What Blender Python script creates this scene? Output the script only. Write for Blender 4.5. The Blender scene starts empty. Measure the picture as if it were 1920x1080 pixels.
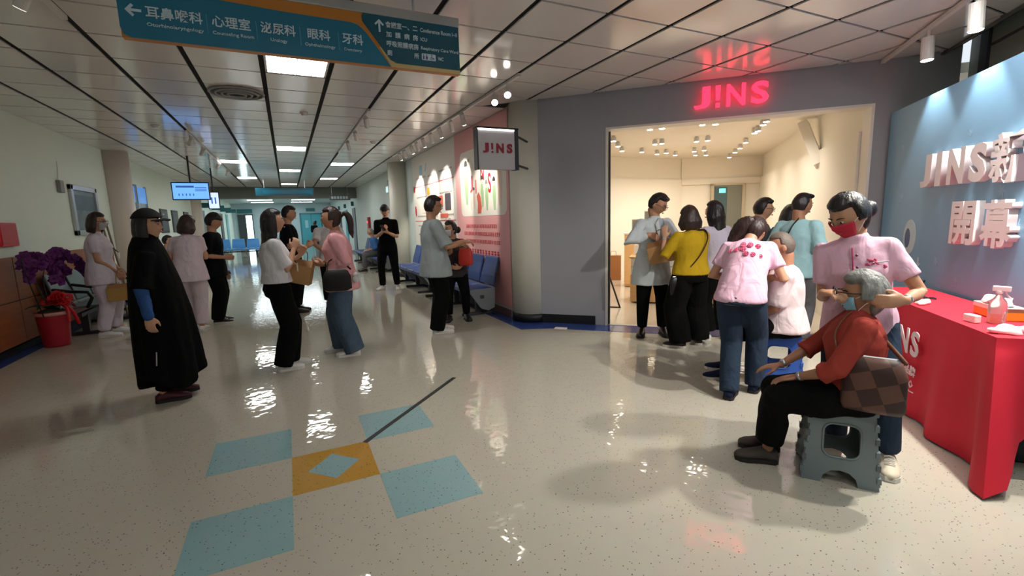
import bpy, bmesh, math, random
import numpy as np
from mathutils import Vector, Matrix

scene = bpy.context.scene
COL = scene.collection
random.seed(7)
rng = np.random.default_rng(7)

# ------------------------------------------------------------------ camera, world, exposure
cam_d = bpy.data.cameras.new('camera')
cam = bpy.data.objects.new('camera', cam_d)
COL.objects.link(cam)
cam_d.sensor_width = 36.0
cam_d.lens = 867.8 / 1920.0 * 36.0
cam_d.clip_start = 0.02
cam_d.clip_end = 200
YAW, PITCH, ROLL = 0.446, -0.1485, -0.0283
_f = Vector((math.sin(YAW) * math.cos(PITCH), math.cos(YAW) * math.cos(PITCH), math.sin(PITCH)))
_r = Vector((math.cos(YAW), -math.sin(YAW), 0))
_u = _r.cross(_f)
_r2 = _r * math.cos(ROLL) + _u * math.sin(ROLL)
_u2 = _r2.cross(_f)
_m = Matrix((_r2, _u2, -_f)).transposed().to_4x4()
_m.translation = Vector((0, 0, 1.42))
cam.matrix_world = _m
scene.camera = cam

world = bpy.data.worlds.new('world')
scene.world = world
world.use_nodes = True
world.node_tree.nodes['Background'].inputs[0].default_value = (0.86, 0.93, 1.0, 1)
world.node_tree.nodes['Background'].inputs[1].default_value = 1.0

scene.view_settings.view_transform = 'Standard'
scene.view_settings.look = 'None'
scene.view_settings.exposure = -0.08
scene.view_settings.gamma = 1.0
scene.view_settings.use_curve_mapping = False

PANEL_L = 26.0        # radiance of the ceiling light panels
STORE_W = 18.0        # watt of one shop spot
TRACK_W = 150.0        # watt of one track spot

# ------------------------------------------------------------------ materials
def lin(c):
    c = c / 255.0
    return c / 12.92 if c <= 0.04045 else ((c + 0.055) / 1.055) ** 2.4
def S(r, g, b): return (lin(r), lin(g), lin(b), 1.0)

MATS = {}
def mat(name, col, rough=0.6, metal=0.0, noise=0.0, nscale=8.0, bump=0.0, bscale=60.0, emit=0.0, spec=0.5, coat=0.0, trans=0.0, stretch=None, sss=0.0, alpha=1.0):
    if name in MATS: return MATS[name]
    m = bpy.data.materials.new(name); m.use_nodes = True
    nt = m.node_tree; b = nt.nodes['Principled BSDF']
    b.inputs['Base Color'].default_value = col
    b.inputs['Roughness'].default_value = rough
    b.inputs['Metallic'].default_value = metal
    b.inputs['Specular IOR Level'].default_value = spec
    b.inputs['Coat Weight'].default_value = coat
    b.inputs['Transmission Weight'].default_value = trans
    b.inputs['Alpha'].default_value = alpha
    if sss:
        b.inputs['Subsurface Weight'].default_value = sss
        b.inputs['Subsurface Radius'].default_value = (0.02, 0.008, 0.004)
        b.inputs['Subsurface Scale'].default_value = 0.5
    if emit:
        b.inputs['Emission Color'].default_value = col
        b.inputs['Emission Strength'].default_value = emit
    if noise or bump:
        tc = nt.nodes.new('ShaderNodeTexCoord')
        mp = nt.nodes.new('ShaderNodeMapping')
        nt.links.new(tc.outputs['Object'], mp.inputs[0])
        if stretch: mp.inputs['Scale'].default_value = stretch
    if noise:
        n = nt.nodes.new('ShaderNodeTexNoise'); n.inputs['Scale'].default_value = nscale; n.inputs['Detail'].default_value = 4
        nt.links.new(mp.outputs[0], n.inputs['Vector'])
        mx = nt.nodes.new('ShaderNodeMix'); mx.data_type = 'RGBA'
        mx.inputs['A'].default_value = tuple(min(1, c * (1 - noise)) for c in col[:3]) + (1,)
        mx.inputs['B'].default_value = tuple(min(1, c * (1 + noise)) for c in col[:3]) + (1,)
        nt.links.new(n.outputs['Fac'], mx.inputs['Factor'])
        nt.links.new(mx.outputs['Result'], b.inputs['Base Color'])
    if bump:
        n2 = nt.nodes.new('ShaderNodeTexNoise'); n2.inputs['Scale'].default_value = bscale; n2.inputs['Detail'].default_value = 3
        nt.links.new(mp.outputs[0], n2.inputs['Vector'])
        bp = nt.nodes.new('ShaderNodeBump'); bp.inputs['Strength'].default_value = bump; bp.inputs['Distance'].default_value = 0.01
        nt.links.new(n2.outputs['Fac'], bp.inputs['Height'])
        nt.links.new(bp.outputs[0], b.inputs['Normal'])
    MATS[name] = m
    return m

def floor_mat(name, col, speck, dark=0.55, rough=0.045):
    m = bpy.data.materials.new(name); m.use_nodes = True
    nt = m.node_tree; b = nt.nodes['Principled BSDF']
    tc = nt.nodes.new('ShaderNodeTexCoord')
    g = nt.nodes.new('ShaderNodeNewGeometry')
    v = nt.nodes.new('ShaderNodeTexVoronoi'); v.inputs['Scale'].default_value = 48; v.inputs['Randomness'].default_value = 1
    nt.links.new(g.outputs['Position'], v.inputs['Vector'])
    n3 = nt.nodes.new('ShaderNodeTexNoise'); n3.inputs['Scale'].default_value = 90; n3.inputs['Detail'].default_value = 2
    nt.links.new(g.outputs['Position'], n3.inputs['Vector'])
    add = nt.nodes.new('ShaderNodeMath'); add.operation = 'MULTIPLY_ADD'
    nt.links.new(n3.outputs['Fac'], add.inputs[0]); add.inputs[1].default_value = 0.30; nt.links.new(v.outputs['Distance'], add.inputs[2])
    r = nt.nodes.new('ShaderNodeValToRGB')
    r.color_ramp.elements[0].position = 0.255; r.color_ramp.elements[0].color = tuple(c * dark for c in speck[:3]) + (1,)
    r.color_ramp.elements[1].position = 0.30; r.color_ramp.elements[1].color = col
    nt.links.new(add.outputs[0], r.inputs[0])
    n = nt.nodes.new('ShaderNodeTexNoise'); n.inputs['Scale'].default_value = 14; n.inputs['Detail'].default_value = 6
    nt.links.new(g.outputs['Position'], n.inputs['Vector'])
    mx = nt.nodes.new('ShaderNodeMix'); mx.data_type = 'RGBA'; mx.blend_type = 'MULTIPLY'; mx.inputs['Factor'].default_value = 0.25
    nt.links.new(r.outputs[0], mx.inputs['A']); nt.links.new(n.outputs['Color'], mx.inputs['B'])
    hs = nt.nodes.new('ShaderNodeMix'); hs.data_type = 'RGBA'; hs.blend_type = 'MIX'; hs.inputs['Factor'].default_value = 0.35
    nt.links.new(r.outputs[0], hs.inputs['A']); nt.links.new(mx.outputs['Result'], hs.inputs['B'])
    nt.links.new(hs.outputs['Result'], b.inputs['Base Color'])
    b.inputs['Roughness'].default_value = rough
    b.inputs['Specular IOR Level'].default_value = 0.6
    w = nt.nodes.new('ShaderNodeTexNoise'); w.inputs['Scale'].default_value = 13; w.inputs['Detail'].default_value = 1.0
    nt.links.new(g.outputs['Position'], w.inputs['Vector'])
    bp = nt.nodes.new('ShaderNodeBump'); bp.inputs['Strength'].default_value = 0.16; bp.inputs['Distance'].default_value = 0.01
    nt.links.new(w.outputs['Fac'], bp.inputs['Height']); nt.links.new(bp.outputs[0], b.inputs['Normal'])
    MATS[name] = m
    return m

M_FLOOR = floor_mat('floor_vinyl', S(190, 185, 170), S(120, 116, 104))
M_FBLUE = floor_mat('floor_blue_vinyl', S(142, 178, 182), S(70, 90, 95))
M_FGOLD = floor_mat('floor_gold_vinyl', S(190, 146, 62), S(120, 90, 40))
M_FNAVY = mat('floor_navy_vinyl', S(52, 74, 140), 0.15, bump=0.04, bscale=16)
M_TILE = mat('ceiling_panel', S(226, 221, 217), 0.13, noise=0.03, nscale=2, spec=0.7)
M_VOID = mat('ceiling_void', S(16, 15, 15), 0.9)
M_WALLL = mat('wall_green_white', S(232, 243, 230), 0.6, noise=0.03, nscale=1.5, bump=0.02, bscale=40)
M_WALLR = mat('wall_grey_green', S(198, 210, 206), 0.6, noise=0.03, nscale=1.5)
M_STORE = mat('wall_storefront_grey', S(158, 160, 166), 0.55, noise=0.03, nscale=2)
M_CREAM = mat('column_cream', S(222, 220, 206), 0.5, noise=0.03, nscale=2)
M_PINKCOL = mat('column_blush', S(220, 208, 196), 0.5, noise=0.03, nscale=2)
M_BLACK = mat('black_rubber', S(16, 16, 18), 0.5)
M_WOODP = mat('wood_panel', S(150, 84, 44), 0.45, noise=0.35, nscale=5, stretch=(1, 0.6, 6), bump=0.05, bscale=40)
M_INT = mat('shop_wall_white', S(244, 238, 226), 0.6, noise=0.02, nscale=1)
M_INTC = mat('shop_ceiling_white', S(234, 226, 212), 0.7, noise=0.05, nscale=1.2)
M_INTF = mat('shop_floor', S(214, 202, 184), 0.18, noise=0.05, nscale=6)
M_OAK = mat('light_oak', S(222, 178, 122), 0.45, noise=0.12, nscale=6, stretch=(1, 1, 8))
M_WHITE = mat('white_laminate', S(236, 232, 224), 0.4)
M_ALU = mat('aluminium', S(186, 188, 190), 0.35, metal=0.8)
M_DKGREY = mat('dark_grey_metal', S(64, 66, 68), 0.5)
M_LAMPW = mat('white_lamp_body', S(214, 210, 206), 0.4)
M_PANEL = mat('light_diffuser', (1, 0.985, 0.95, 1), 0.5, emit=PANEL_L)
M_BULBW = mat('warm_lamp_face', (1, 0.9, 0.74, 1), 0.5, emit=24)
M_BULB = mat('lamp_face', (1, 0.93, 0.82, 1), 0.5, emit=26)
M_BULBDIM = mat('lamp_face_dim', (1, 0.95, 0.88, 1), 0.5, emit=1.2)
M_REDLIT = mat('red_sign_letters', (1.0, 0.022, 0.06, 1), 0.4, emit=3.2)

# ------------------------------------------------------------------ mesh helpers
class MB:
    def __init__(s): s.v = []; s.f = []
    def add(s, vs, fs):
        o = len(s.v)
        s.v.extend([tuple(float(c) for c in p) for p in vs])
        s.f.extend([tuple(o + i for i in f) for f in fs])
        return s
    def box(s, lo, hi, M=None):
        x0, y0, z0 = lo; x1, y1, z1 = hi
        vs = [(x0,y0,z0),(x1,y0,z0),(x1,y1,z0),(x0,y1,z0),(x0,y0,z1),(x1,y0,z1),(x1,y1,z1),(x0,y1,z1)]
        if M is not None: vs = [tuple(M @ Vector(p)) for p in vs]
        return s.add(vs, [(0,3,2,1),(4,5,6,7),(0,1,5,4),(1,2,6,5),(2,3,7,6),(3,0,4,7)])
    def cbox(s, c, size, M=None):
        return s.box([c[i]-size[i]/2 for i in range(3)], [c[i]+size[i]/2 for i in range(3)], M)
    def prism(s, poly, z0, z1):
        n = len(poly)
        vs = [(p[0], p[1], z0) for p in poly] + [(p[0], p[1], z1) for p in poly]
        fs = [tuple(reversed(range(n))), tuple(range(n, 2*n))] + [(i, (i+1) % n, n+(i+1) % n, n+i) for i in range(n)]
        return s.add(vs, fs)
    def extr(s, pts, vec):
        """planar polygon of 3d points extruded along vec"""
        n = len(pts); vec = np.array(vec)
        vs = [np.array(p) for p in pts] + [np.array(p) + vec for p in pts]
        return s.add(vs, [tuple(reversed(range(n))), tuple(range(n, 2*n))] + [(i, (i+1) % n, n+(i+1) % n, n+i) for i in range(n)])
    def loft(s, rings, n=16, caps=True, ex=2.0):
        """rings: (center, u, v, ru, rv)"""
        vs = []; fs = []
        for c, u, v, ru, rv in rings:
            c = np.array(c, float); u = np.array(u, float); v = np.array(v, float)
            for k in range(n):
                a = 2*math.pi*k/n; ca, sa = math.cos(a), math.sin(a)
                ca = math.copysign(abs(ca)**(2/ex), ca); sa = math.copysign(abs(sa)**(2/ex), sa)
                vs.append(c + u*ru*ca + v*rv*sa)
        m = len(rings)
        for i in range(m-1):
            for k in range(n):
                fs.append((i*n+k, i*n+(k+1) % n, (i+1)*n+(k+1) % n, (i+1)*n+k))
        if caps:
            fs.append(tuple(reversed(range(n)))); fs.append(tuple(range((m-1)*n, m*n)))
        return s.add(vs, fs)
    def tube(s, pts, radii, n=10, round_ends=True, flat=None):
        pts = [np.array(p, float) for p in pts]
        if np.isscalar(radii): radii = [radii]*len(pts)
        T = []
        for i in range(len(pts)):
            a = pts[max(i-1, 0)]; b = pts[min(i+1, len(pts)-1)]
            d = b-a; T.append(d/(np.linalg.norm(d)+1e-9))
        ref = np.array((0, 0, 1.0)) if abs(T[0][2]) < 0.9 else np.array((1.0, 0, 0))
        if flat is not None: ref = np.array(flat[0], float)
        u = np.cross(T[0], ref); u /= np.linalg.norm(u)+1e-9
        rings = []
        fu, fv = (1, 1) if flat is None else (flat[1], flat[2])
        for i, p in enumerate(pts):
            u = u - T[i]*(u@T[i]); u /= np.linalg.norm(u)+1e-9
            v = np.cross(T[i], u)
            r = radii[i]
            if i == 0 and round_ends:
                rings.append((p-T[i]*r*.9, u, v, r*.35*fu, r*.35*fv)); rings.append((p-T[i]*r*.6, u, v, r*.78*fu, r*.78*fv))
            rings.append((p, u, v, r*fu, r*fv))
            if i == len(pts)-1 and round_ends:
                rings.append((p+T[i]*r*.6, u, v, r*.78*fu, r*.78*fv)); rings.append((p+T[i]*r*.9, u, v, r*.35*fu, r*.35*fv))
        return s.loft(rings, n)
    def ball(s, c, rx, ry, rz, ax=None, nu=14, nv=9):
        X, Y, Z = (np.eye(3) if ax is None else [np.array(a, float) for a in ax])
        c = np.array(c, float); rings = []
        for j in range(1, nv):
            t = math.pi*j/nv
            rings.append((c - Z*rz*math.cos(t), X, Y, rx*math.sin(t), ry*math.sin(t)))
        return s.loft(rings, nu)
    def cyl(s, p, q, r, r2=None, n=16):
        return s.tube([p, q], [r, r if r2 is None else r2], n, round_ends=False)
    def mesh(s, name):
        m = bpy.data.meshes.new(name); m.from_pydata(s.v, [], s.f); m.update()
        return m

def smooth(m, on=True):
    m.polygons.foreach_set('use_smooth', [on]*len(m.polygons))

def tag(o, label=None, cat=None, group=None, kind=None):
    if label: o['label'] = label
    if cat: o['category'] = cat
    if group: o['group'] = group
    if kind: o['kind'] = kind
    return o

def obj(name, mb, material, parent=None, label=None, cat=None, group=None, kind=None, sm=False, bevel=0.0, loc=None, rotz=0.0, segs=2):
    me = mb.mesh(name) if isinstance(mb, MB) else mb
    if material is not None and not me.materials: me.materials.append(material)
    if sm: smooth(me)
    o = bpy.data.objects.new(name, me); COL.objects.link(o)
    if parent is not None: o.parent = parent
    if loc is not None: o.location = loc
    if rotz: o.rotation_euler[2] = rotz
    if bevel:
        b = o.modifiers.new('bevel', 'BEVEL'); b.width = bevel; b.segments = segs; b.limit_method = 'ANGLE'
    return tag(o, label, cat, group, kind)

def empty(name, loc=(0, 0, 0), rotz=0.0, label=None, cat=None, group=None, kind=None):
    o = bpy.data.objects.new(name, None); COL.objects.link(o)
    o.location = loc; o.rotation_euler[2] = rotz; o.empty_display_size = 0.1
    return tag(o, label, cat, group, kind)

def copy_tree(o, parent=None, loc=None, rotz=None, label=None):
    c = o.copy(); COL.objects.link(c); c.parent = parent
    if loc is not None: c.location = loc
    if rotz is not None: c.rotation_euler[2] = rotz
    if label: c['label'] = label
    for ch in list(o.children): copy_tree(ch, c)
    return c

def text_mesh(body, size, M, offset=0.0, extrude=0.004, align='CENTER', space=1.0):
    """M: 4x4 placing text x-right y-up z-out"""
    c = bpy.data.curves.new('txt', 'FONT'); c.body = body; c.size = size; c.offset = offset*size
    c.extrude = extrude; c.align_x = align; c.align_y = 'CENTER'; c.resolution_u = 3; c.space_character = space
    o = bpy.data.objects.new('txt', c); COL.objects.link(o)
    dg = bpy.context.evaluated_depsgraph_get()
    me = bpy.data.meshes.new_from_object(o.evaluated_get(dg))
    bpy.data.objects.remove(o); bpy.data.curves.remove(c)
    me.transform(M)
    me.materials.clear()
    return me

def frame(origin, xdir, zdir):
    """x right, z out of the face, y up"""
    x = Vector(xdir).normalized(); z = Vector(zdir).normalized(); y = z.cross(x)
    m = Matrix((x, y, z)).transposed().to_4x4(); m.translation = Vector(origin)
    return m

def spot(name, loc, target, watts, size_deg, col, parent=None, blend=0.5, radius=0.04):
    l = bpy.data.lights.new(name, 'SPOT'); l.energy = watts; l.color = col
    l.spot_size = math.radians(size_deg); l.spot_blend = blend; l.shadow_soft_size = radius
    o = bpy.data.objects.new(name, l); COL.objects.link(o)
    o.location = loc
    d = Vector(target)-Vector(loc)
    o.rotation_euler = d.to_track_quat('-Z', 'Y').to_euler()
    if parent is not None:
        o.parent = parent; o.location = Vector(loc)-parent.location
    return o

def SW(s, n=0.0, z=0.0):
    """storefront frame: s along the front (towards the right), n into the shop"""
    k = 0.70710678
    return (3.2 + k*s + k*n, 5.3 - k*s + k*n, z)

# ------------------------------------------------------------------ floor
CH = 2.92
XL, XR = -3.03, 2.85
fl = obj('floor', MB().box((-3.4, -6, -0.06), (13, 36, 0.0)), M_FLOOR, kind='structure')
fx, fy, fs = -0.097, 2.5575, 0.4516
def ftile(i, j, m, name='floor_tile'):
    return obj(name, MB().box((fx+i*fs, fy+j*fs, -0.004), (fx+(i+1)*fs, fy+(j+1)*fs, 0.0012)), m, fl)
for i, j in ((-1, 1), (-1, -1), (1, -1), (1, 1)): ftile(i, j, M_FBLUE)
ftile(0, 0, M_FGOLD)
cx, cy = fx+fs/2, fy+fs/2
obj('floor_inlay', MB().prism([(cx-.145, cy-.005), (cx+.0, cy-.155), (cx+.145, cy+.005), (cx, cy+.155)], 0, 0.0022), M_FBLUE, fl)
# black tape line
tv = np.array((1.24-0.34, 3.89-3.0)); tv /= np.linalg.norm(tv); tn = np.array((-tv[1], tv[0]))*0.017
p0 = np.array((0.335, 2.995)); p1 = np.array((1.255, 3.9))
obj('floor_tape', MB().prism([p0-tn, p1-tn, p1+tn, p0+tn], 0.0, 0.0035), mat('tape_black', S(34, 36, 36), 0.5), None,
    'black tape strip stuck diagonally on floor beside the gold tile', 'tape')
# navy border strips
obj('floor_border', MB().prism([(-3.03, -6), (-2.86, -6), (-2.86, 12), (-3.03, 12)], 0, 0.0025), M_FNAVY, fl)
obj('floor_border', MB().prism([(2.61, 5.22), (2.61, 12), (2.9, 12), (2.9, 5.9), SW(0, 0.05)[:2], SW(4.0, 0.05)[:2], SW(4.0, -0.3)[:2], SW(0.0, -0.33)[:2]], 0, 0.0025), M_FNAVY, fl)
obj('door_threshold', MB().prism([SW(0.66, 0.02)[:2], SW(3.42, 0.02)[:2], SW(3.42, .1)[:2], SW(0.66, .1)[:2]], 0.0, 0.006), M_ALU, fl)

# ------------------------------------------------------------------ ceiling with single panels
CX0, CY0, CPX, CPY = -0.0735, 4.82, 0.6, 0.5955
def clip(poly, a, b, c):
    out = []
    for i in range(len(poly)):
        p, q = poly[i], poly[(i+1) % len(poly)]
        dp = a*p[0]+b*p[1]-c; dq = a*q[0]+b*q[1]-c
        if dp <= 0: out.append(p)
        if (dp < 0 < dq) or (dq < 0 < dp):
            t = dp/(dp-dq); out.append((p[0]+t*(q[0]-p[0]), p[1]+t*(q[1]-p[1])))
    return out
GX, GY = 0.023, 0.012
LIGHTS = {(0, 0), (0, 9), (0, 16), (0, 24), (-2, 13), (-2, 20), (-2, 27), (2, 13), (2, 20), (2, 27), (0, -9), (3, -9), (6, -6)}  # negative-row cells are unseen lights added to brighten the near hall
YB = 21.3
ceil_outline = [(XL-.3, -6), (3.48-6+.0, -6), (6.02, 2.54), (2.93, 5.65), (2.93, YB), (XL-.3, YB)]
ceil_obj = obj('ceiling', MB().prism([(XL-.3, -6), (3.6-6, -6), (6.05, 2.45), (2.9, 5.65), (2.9, YB), (XL-.3, YB)], CH+.016, CH+.12), M_VOID, kind='structure')
far = MB()
for c in range(-6, 11):
    for k in range(-19, 28):
        x0, x1 = CX0+c*CPX+GX, CX0+(c+1)*CPX-GX
        y0, y1 = CY0+k*CPY+GY, CY0+(k+1)*CPY-GY
        poly = [(x0, y0), (x1, y0), (x1, y1), (x0, y1)]
        poly = clip(poly, -1, 0, -XL-.005)
        if y0 > 5.55: poly = clip(poly, 1, 0, XR-.01)
        else: poly = clip(poly, 1, 1, 8.47)
        if poly: poly = clip(poly, 1, -1, 3.46)
        if len(poly) < 3: continue
        if k >= 27: continue
        if (c, k) in LIGHTS:
            lf = empty('ceiling_light', ((x0+x1)/2, (y0+y1)/2, CH), label=None)
            lf['cell'] = 1
            fr = MB(); w, d = (x1-x0)/2, (y1-y0)/2
            fr.box((-w, -d, 0), (w, -d+.02, .02)).box((-w, d-.02, 0), (w, d, .02)).box((-w, -d, 0), (-w+.02, d, .02)).box((w-.02, -d, 0), (w, d, .02))
            obj('frame', fr, M_LAMPW, lf)
            sl = MB()
            for q in (-.25, 0, .25): sl.box((2*w*q-.004, -d+.02, -.002), (2*w*q+.004, d-.02, .014))
            obj('louvre', sl, M_LAMPW, lf)
            obj('diffuser', MB().box((-w+.02, -d+.02, .006), (w-.02, d-.02, .015)), M_PANEL, lf)
            where = {(0, 0): 'bright square ceiling light just below the blue hanging direction sign', (0, 9): 'middle row ceiling light second from the blue direction sign',
                     (0, 16): 'middle row ceiling light third from the blue direction sign', (0, 24): 'middle row ceiling light nearest the far corridor sign',
                     (-2, 13): 'left row ceiling light nearest the viewer, beside the left lamp track', (-2, 20): 'left row ceiling light second along the corridor',
                     (-2, 27): 'left row ceiling light farthest down the corridor', (2, 13): 'right row ceiling light nearest the viewer', (2, 20): 'right row ceiling light second along the corridor',
                     (2, 27): 'right row ceiling light farthest down the corridor', (0, -9): 'added unseen square ceiling light above the viewer in the middle row',
                     (-3, -9): 'square ceiling light above the viewer on the left', (3, -9): 'added unseen square ceiling light above the viewer on the right', (4, -6): 'square ceiling light over the hall before the shop entrance', (1, -6): 'square ceiling light over the viewer ahead of the middle one', (-2, -6): 'square ceiling light over the viewer ahead of the left one', (6, -6): 'added unseen square ceiling light nearest the blue backdrop'}[(c, k)]
            del lf['cell']
            tag(lf, where, 'ceiling light', 'recessed corridor lights')
            continue
        if k < 13 and k > -9:
            obj('ceiling_tile', MB().prism(poly, CH, CH+.012), M_TILE, ceil_obj)
        else:
            far.prism(poly, CH, CH+.012)
obj('ceiling_tiles_far', far, M_TILE, ceil_obj, kind='stuff')
# ceiling diffuser vent
v = empty('ceiling_vent', (-0.37, 6.28, CH), label='round dark air vent in the ceiling left of the middle lights', cat='air vent')
mb = MB()
for r0, z in ((.27, -.012), (.21, -.02), (.15, -.026), (.09, -.03)):
    pts = [(r0*math.cos(a), r0*math.sin(a), z) for a in np.linspace(0, 2*math.pi, 25)]
    mb.tube(pts, .014, 6, round_ends=False)
obj('vent_ring', mb, mat('vent_grey', S(150, 148, 146), .5), v, sm=True)
obj('vent_throat', MB().cyl((0, 0, -.008), (0, 0, .004), .27, n=28), M_DKGREY, v)
for k, (x, y) in enumerate(((.35, 7.1), (-1.6, 8.6), (1.6, 9.2))):
    o = empty('smoke_detector', (x, y, CH), label=['small white smoke detector near the middle ceiling lights', 'small white smoke detector over the left side of the hall', 'small white smoke detector near the right lamp tracks'][k], cat='smoke detector')
    obj('base', MB().cyl((0, 0, -.015), (0, 0, .005), .055), M_LAMPW, o, sm=False)
    obj('sensor', MB().cyl((0, 0, -.04), (0, 0, -.014), .028, .045), M_LAMPW, o)

# ------------------------------------------------------------------ walls
obj('wall_left', MB().box((XL-.25, -6, 0), (XL, 36, 3.4)), M_WALLL, kind='structure')
obj('wall_right', MB().box((XR, 5.95, 0), (XR+.2, 36, 3.4)), M_WALLR, kind='structure')
# left wooden wainscot boards
wp = empty('trim_1', (XL, 0, 0), kind='structure')
y = -2.0
while y < 11.2:
    w = 1.2
    for z0, z1 in ((.10, .60), (.612, 1.13)):
        obj('wood_panel', MB().box((0, y+.006, z0), (.035, min(y+w, 11.2)-.006, z1)), M_WOODP, wp, bevel=.004, segs=1)
    y += w
obj('wood_backing', MB().box((0, -2, .08), (.02, 11.2, 1.128)), mat('wood_dark', S(60, 34, 20), .6), wp)
obj('baseboard_left', MB().box((XL, -6, 0), (XL+.02, 30, .09)), M_BLACK, kind='structure')
obj('baseboard_right', MB().box((XR-.015, 6.0, 0), (XR, 30, .10)), mat('baseboard_mauve', S(120, 88, 84), .5), kind='structure')
# storefront wall : left pier, lintel, right pier
T = 0.22
def swbox(s0, s1, n0, n1, z0, z1):
    return MB().prism([SW(s0, n0)[:2], SW(s1, n0)[:2], SW(s1, n1)[:2], SW(s0, n1)[:2]], z0, z1)
sf = swbox(-0.32, 0.65, 0, T, 0, 3.0)
sf.prism([SW(0.65, 0)[:2], SW(3.42, 0)[:2], SW(3.42, T)[:2], SW(0.65, T)[:2]], 2.49, 3.0)
sf.prism([SW(3.42, 0)[:2], SW(4.1, 0)[:2], SW(4.1, T)[:2], SW(3.42, T)[:2]], 0, 3.3)
obj('wall_storefront', sf, M_STORE, kind='structure')
dj = empty('trim_2', SW(0.66, 0), kind='structure')
ox, oy, _ = SW(0.66, 0)
def loc(mb):
    mb.v = [(a-ox, b-oy, c) for a, b, c in mb.v]; return mb
obj('jamb', loc(swbox(0.65, 0.675, -.01, T+.01, 0, 2.5)), M_WHITE, dj)
obj('door_track', loc(swbox(0.677, 0.70, .06, .10, 0, 2.46)), M_DKGREY, dj)
obj('jamb', loc(swbox(3.395, 3.42, -.01, T+.01, 0, 2.5)), M_WHITE, dj)
obj('head_jamb', loc(swbox(0.675, 3.395, -.01, T+.01, 2.475, 2.5)), M_WHITE, dj)
obj('baseboard_storefront', swbox(-0.2, 0.52, -.012, 0.0, 0, .12), M_BLACK, kind='structure')
# columns
def column(name, x, y, r, material, label):
    o = empty(name, (x, y, 0), kind='structure')
    obj('shaft', MB().cyl((0, 0, .0), (0, 0, CH), r, n=40), material, o, sm=True)
    obj('shoe', MB().cyl((0, 0, 0), (0, 0, .12), r+.012, n=40), M_BLACK, o, sm=True)
    return o
column('column_front', 3.04, 5.72, .265, M_CREAM, '')
column('column_rear', 2.72, 12.3, .26, M_CREAM, '')
column('column_left', -2.95, 11.75, .26, M_PINKCOL, '')
column('column_left_rear', -3.0, 20.5, .26, M_PINKCOL, '')
# recess and glazing on the far right, behind the backdrop
def DW(t, c, z=0.0):
    """line x-y=c, t measured along (-1,-1) from the storefront (x+y=8.5)"""
    k = .70710678
    x = (8.5+c)/2; y = (8.5-c)/2
    return (x-k*t, y-k*t, z)
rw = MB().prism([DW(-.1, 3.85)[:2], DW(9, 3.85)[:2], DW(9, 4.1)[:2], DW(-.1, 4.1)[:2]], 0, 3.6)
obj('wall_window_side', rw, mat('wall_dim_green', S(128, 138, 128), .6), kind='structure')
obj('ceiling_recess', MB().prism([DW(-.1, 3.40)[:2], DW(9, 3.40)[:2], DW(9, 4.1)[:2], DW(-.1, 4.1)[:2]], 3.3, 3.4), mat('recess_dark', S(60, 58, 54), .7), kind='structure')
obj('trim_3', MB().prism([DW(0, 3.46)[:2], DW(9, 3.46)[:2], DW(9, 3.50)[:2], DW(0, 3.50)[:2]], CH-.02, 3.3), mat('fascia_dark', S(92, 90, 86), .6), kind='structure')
wn = empty('window_1', DW(.9, 3.84), kind='structure')
wx, wy, _ = DW(.9, 3.84)
def loc2(mb):
    mb.v = [(a-wx, b-wy, c) for a, b, c in mb.v]; return mb
def dwb(t0, t1, c0, c1, z0, z1): return MB().prism([DW(t0, c0)[:2], DW(t1, c0)[:2], DW(t1, c1)[:2], DW(t0, c1)[:2]], z0, z1)
M_PANE = mat('window_pane_dim', S(156, 168, 156), .12, noise=.05, nscale=1)
for t0, t1 in ((.28, 1.6), (1.72, 3.1), (3.22, 4.6)):
    obj('pane', loc2(dwb(t0, t1, 3.815, 3.84, 1.0, 3.12)), M_PANE, wn)
    obj('mullion', loc2(dwb(t0-.12, t0, 3.78, 3.85, .9, 3.3)), M_DKGREY, wn)
obj('window_rail', loc2(dwb(.16, 4.7, 3.77, 3.85, 3.12, 3.3)), M_DKGREY, wn)
obj('transom', loc2(dwb(.28, 4.6, 3.795, 3.85, 2.86, 2.88)), M_DKGREY, wn)

# corridor beyond: dropped beam, far ceiling, end wall
obj('trim_4', MB().box((XL, YB, 2.5), (XR, YB+.5, 3.2)), mat('beam_grey', S(120, 124, 118), .6), kind='structure')
obj('ceiling_far', MB().box((XL, YB+.5, 2.85), (XR, 36, 2.95)), mat('ceiling_far_grey', S(176, 186, 186), .4), kind='structure')
M_ENDW = mat('wall_end_cool', S(186, 206, 212), .5)
obj('wall_end', MB().box((XL, 34.5, 0), (XR, 34.8, 3.2)), M_ENDW, kind='structure')
dd = empty('door_1', (1.55, 34.45, 0), kind='structure')
M_TEAL = mat('door_teal', S(76, 164, 178), .4)
obj('door_leaf', MB().box((-.62, -.03, 0), (-.01, .03, 2.1)), M_TEAL, dd, bevel=.01)
obj('door_leaf', MB().box((.01, -.03, 0), (.62, .03, 2.1)), M_TEAL, dd, bevel=.01)
obj('door_frame', MB().box((-.7, -.04, 0), (-.63, .06, 2.18)).box((.63, -.04, 0), (.7, .06, 2.18)).box((-.7, -.04, 2.11), (.7, .06, 2.18)), mat('door_frame_teal', S(56, 128, 140), .4), dd)
obj('door_window', MB().box((-.4, -.036, 1.2), (-.2, -.025, 1.7)), mat('pale_glass', S(160, 210, 220), .2), dd)
obj('door_sign', MB().box((-.28, -.06, 2.3), (.28, -.02, 2.5)), mat('teal_sign', S(46, 110, 116), .5), dd)
wd = empty('window_2', (-2.3, 34.45, 0), kind='structure')
obj('pane', MB().box((.0, -.02, .1), (.35, .02, 2.1)), mat('daylight_glow', (0.75, 0.95, 1.0, 1), .3, emit=3), wd)  # pane glows as added daylight to brighten the far corridor
obj('pane', MB().box((-.4, -.02, .1), (-.05, .02, 2.1)), M_DKGREY, wd)
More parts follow.
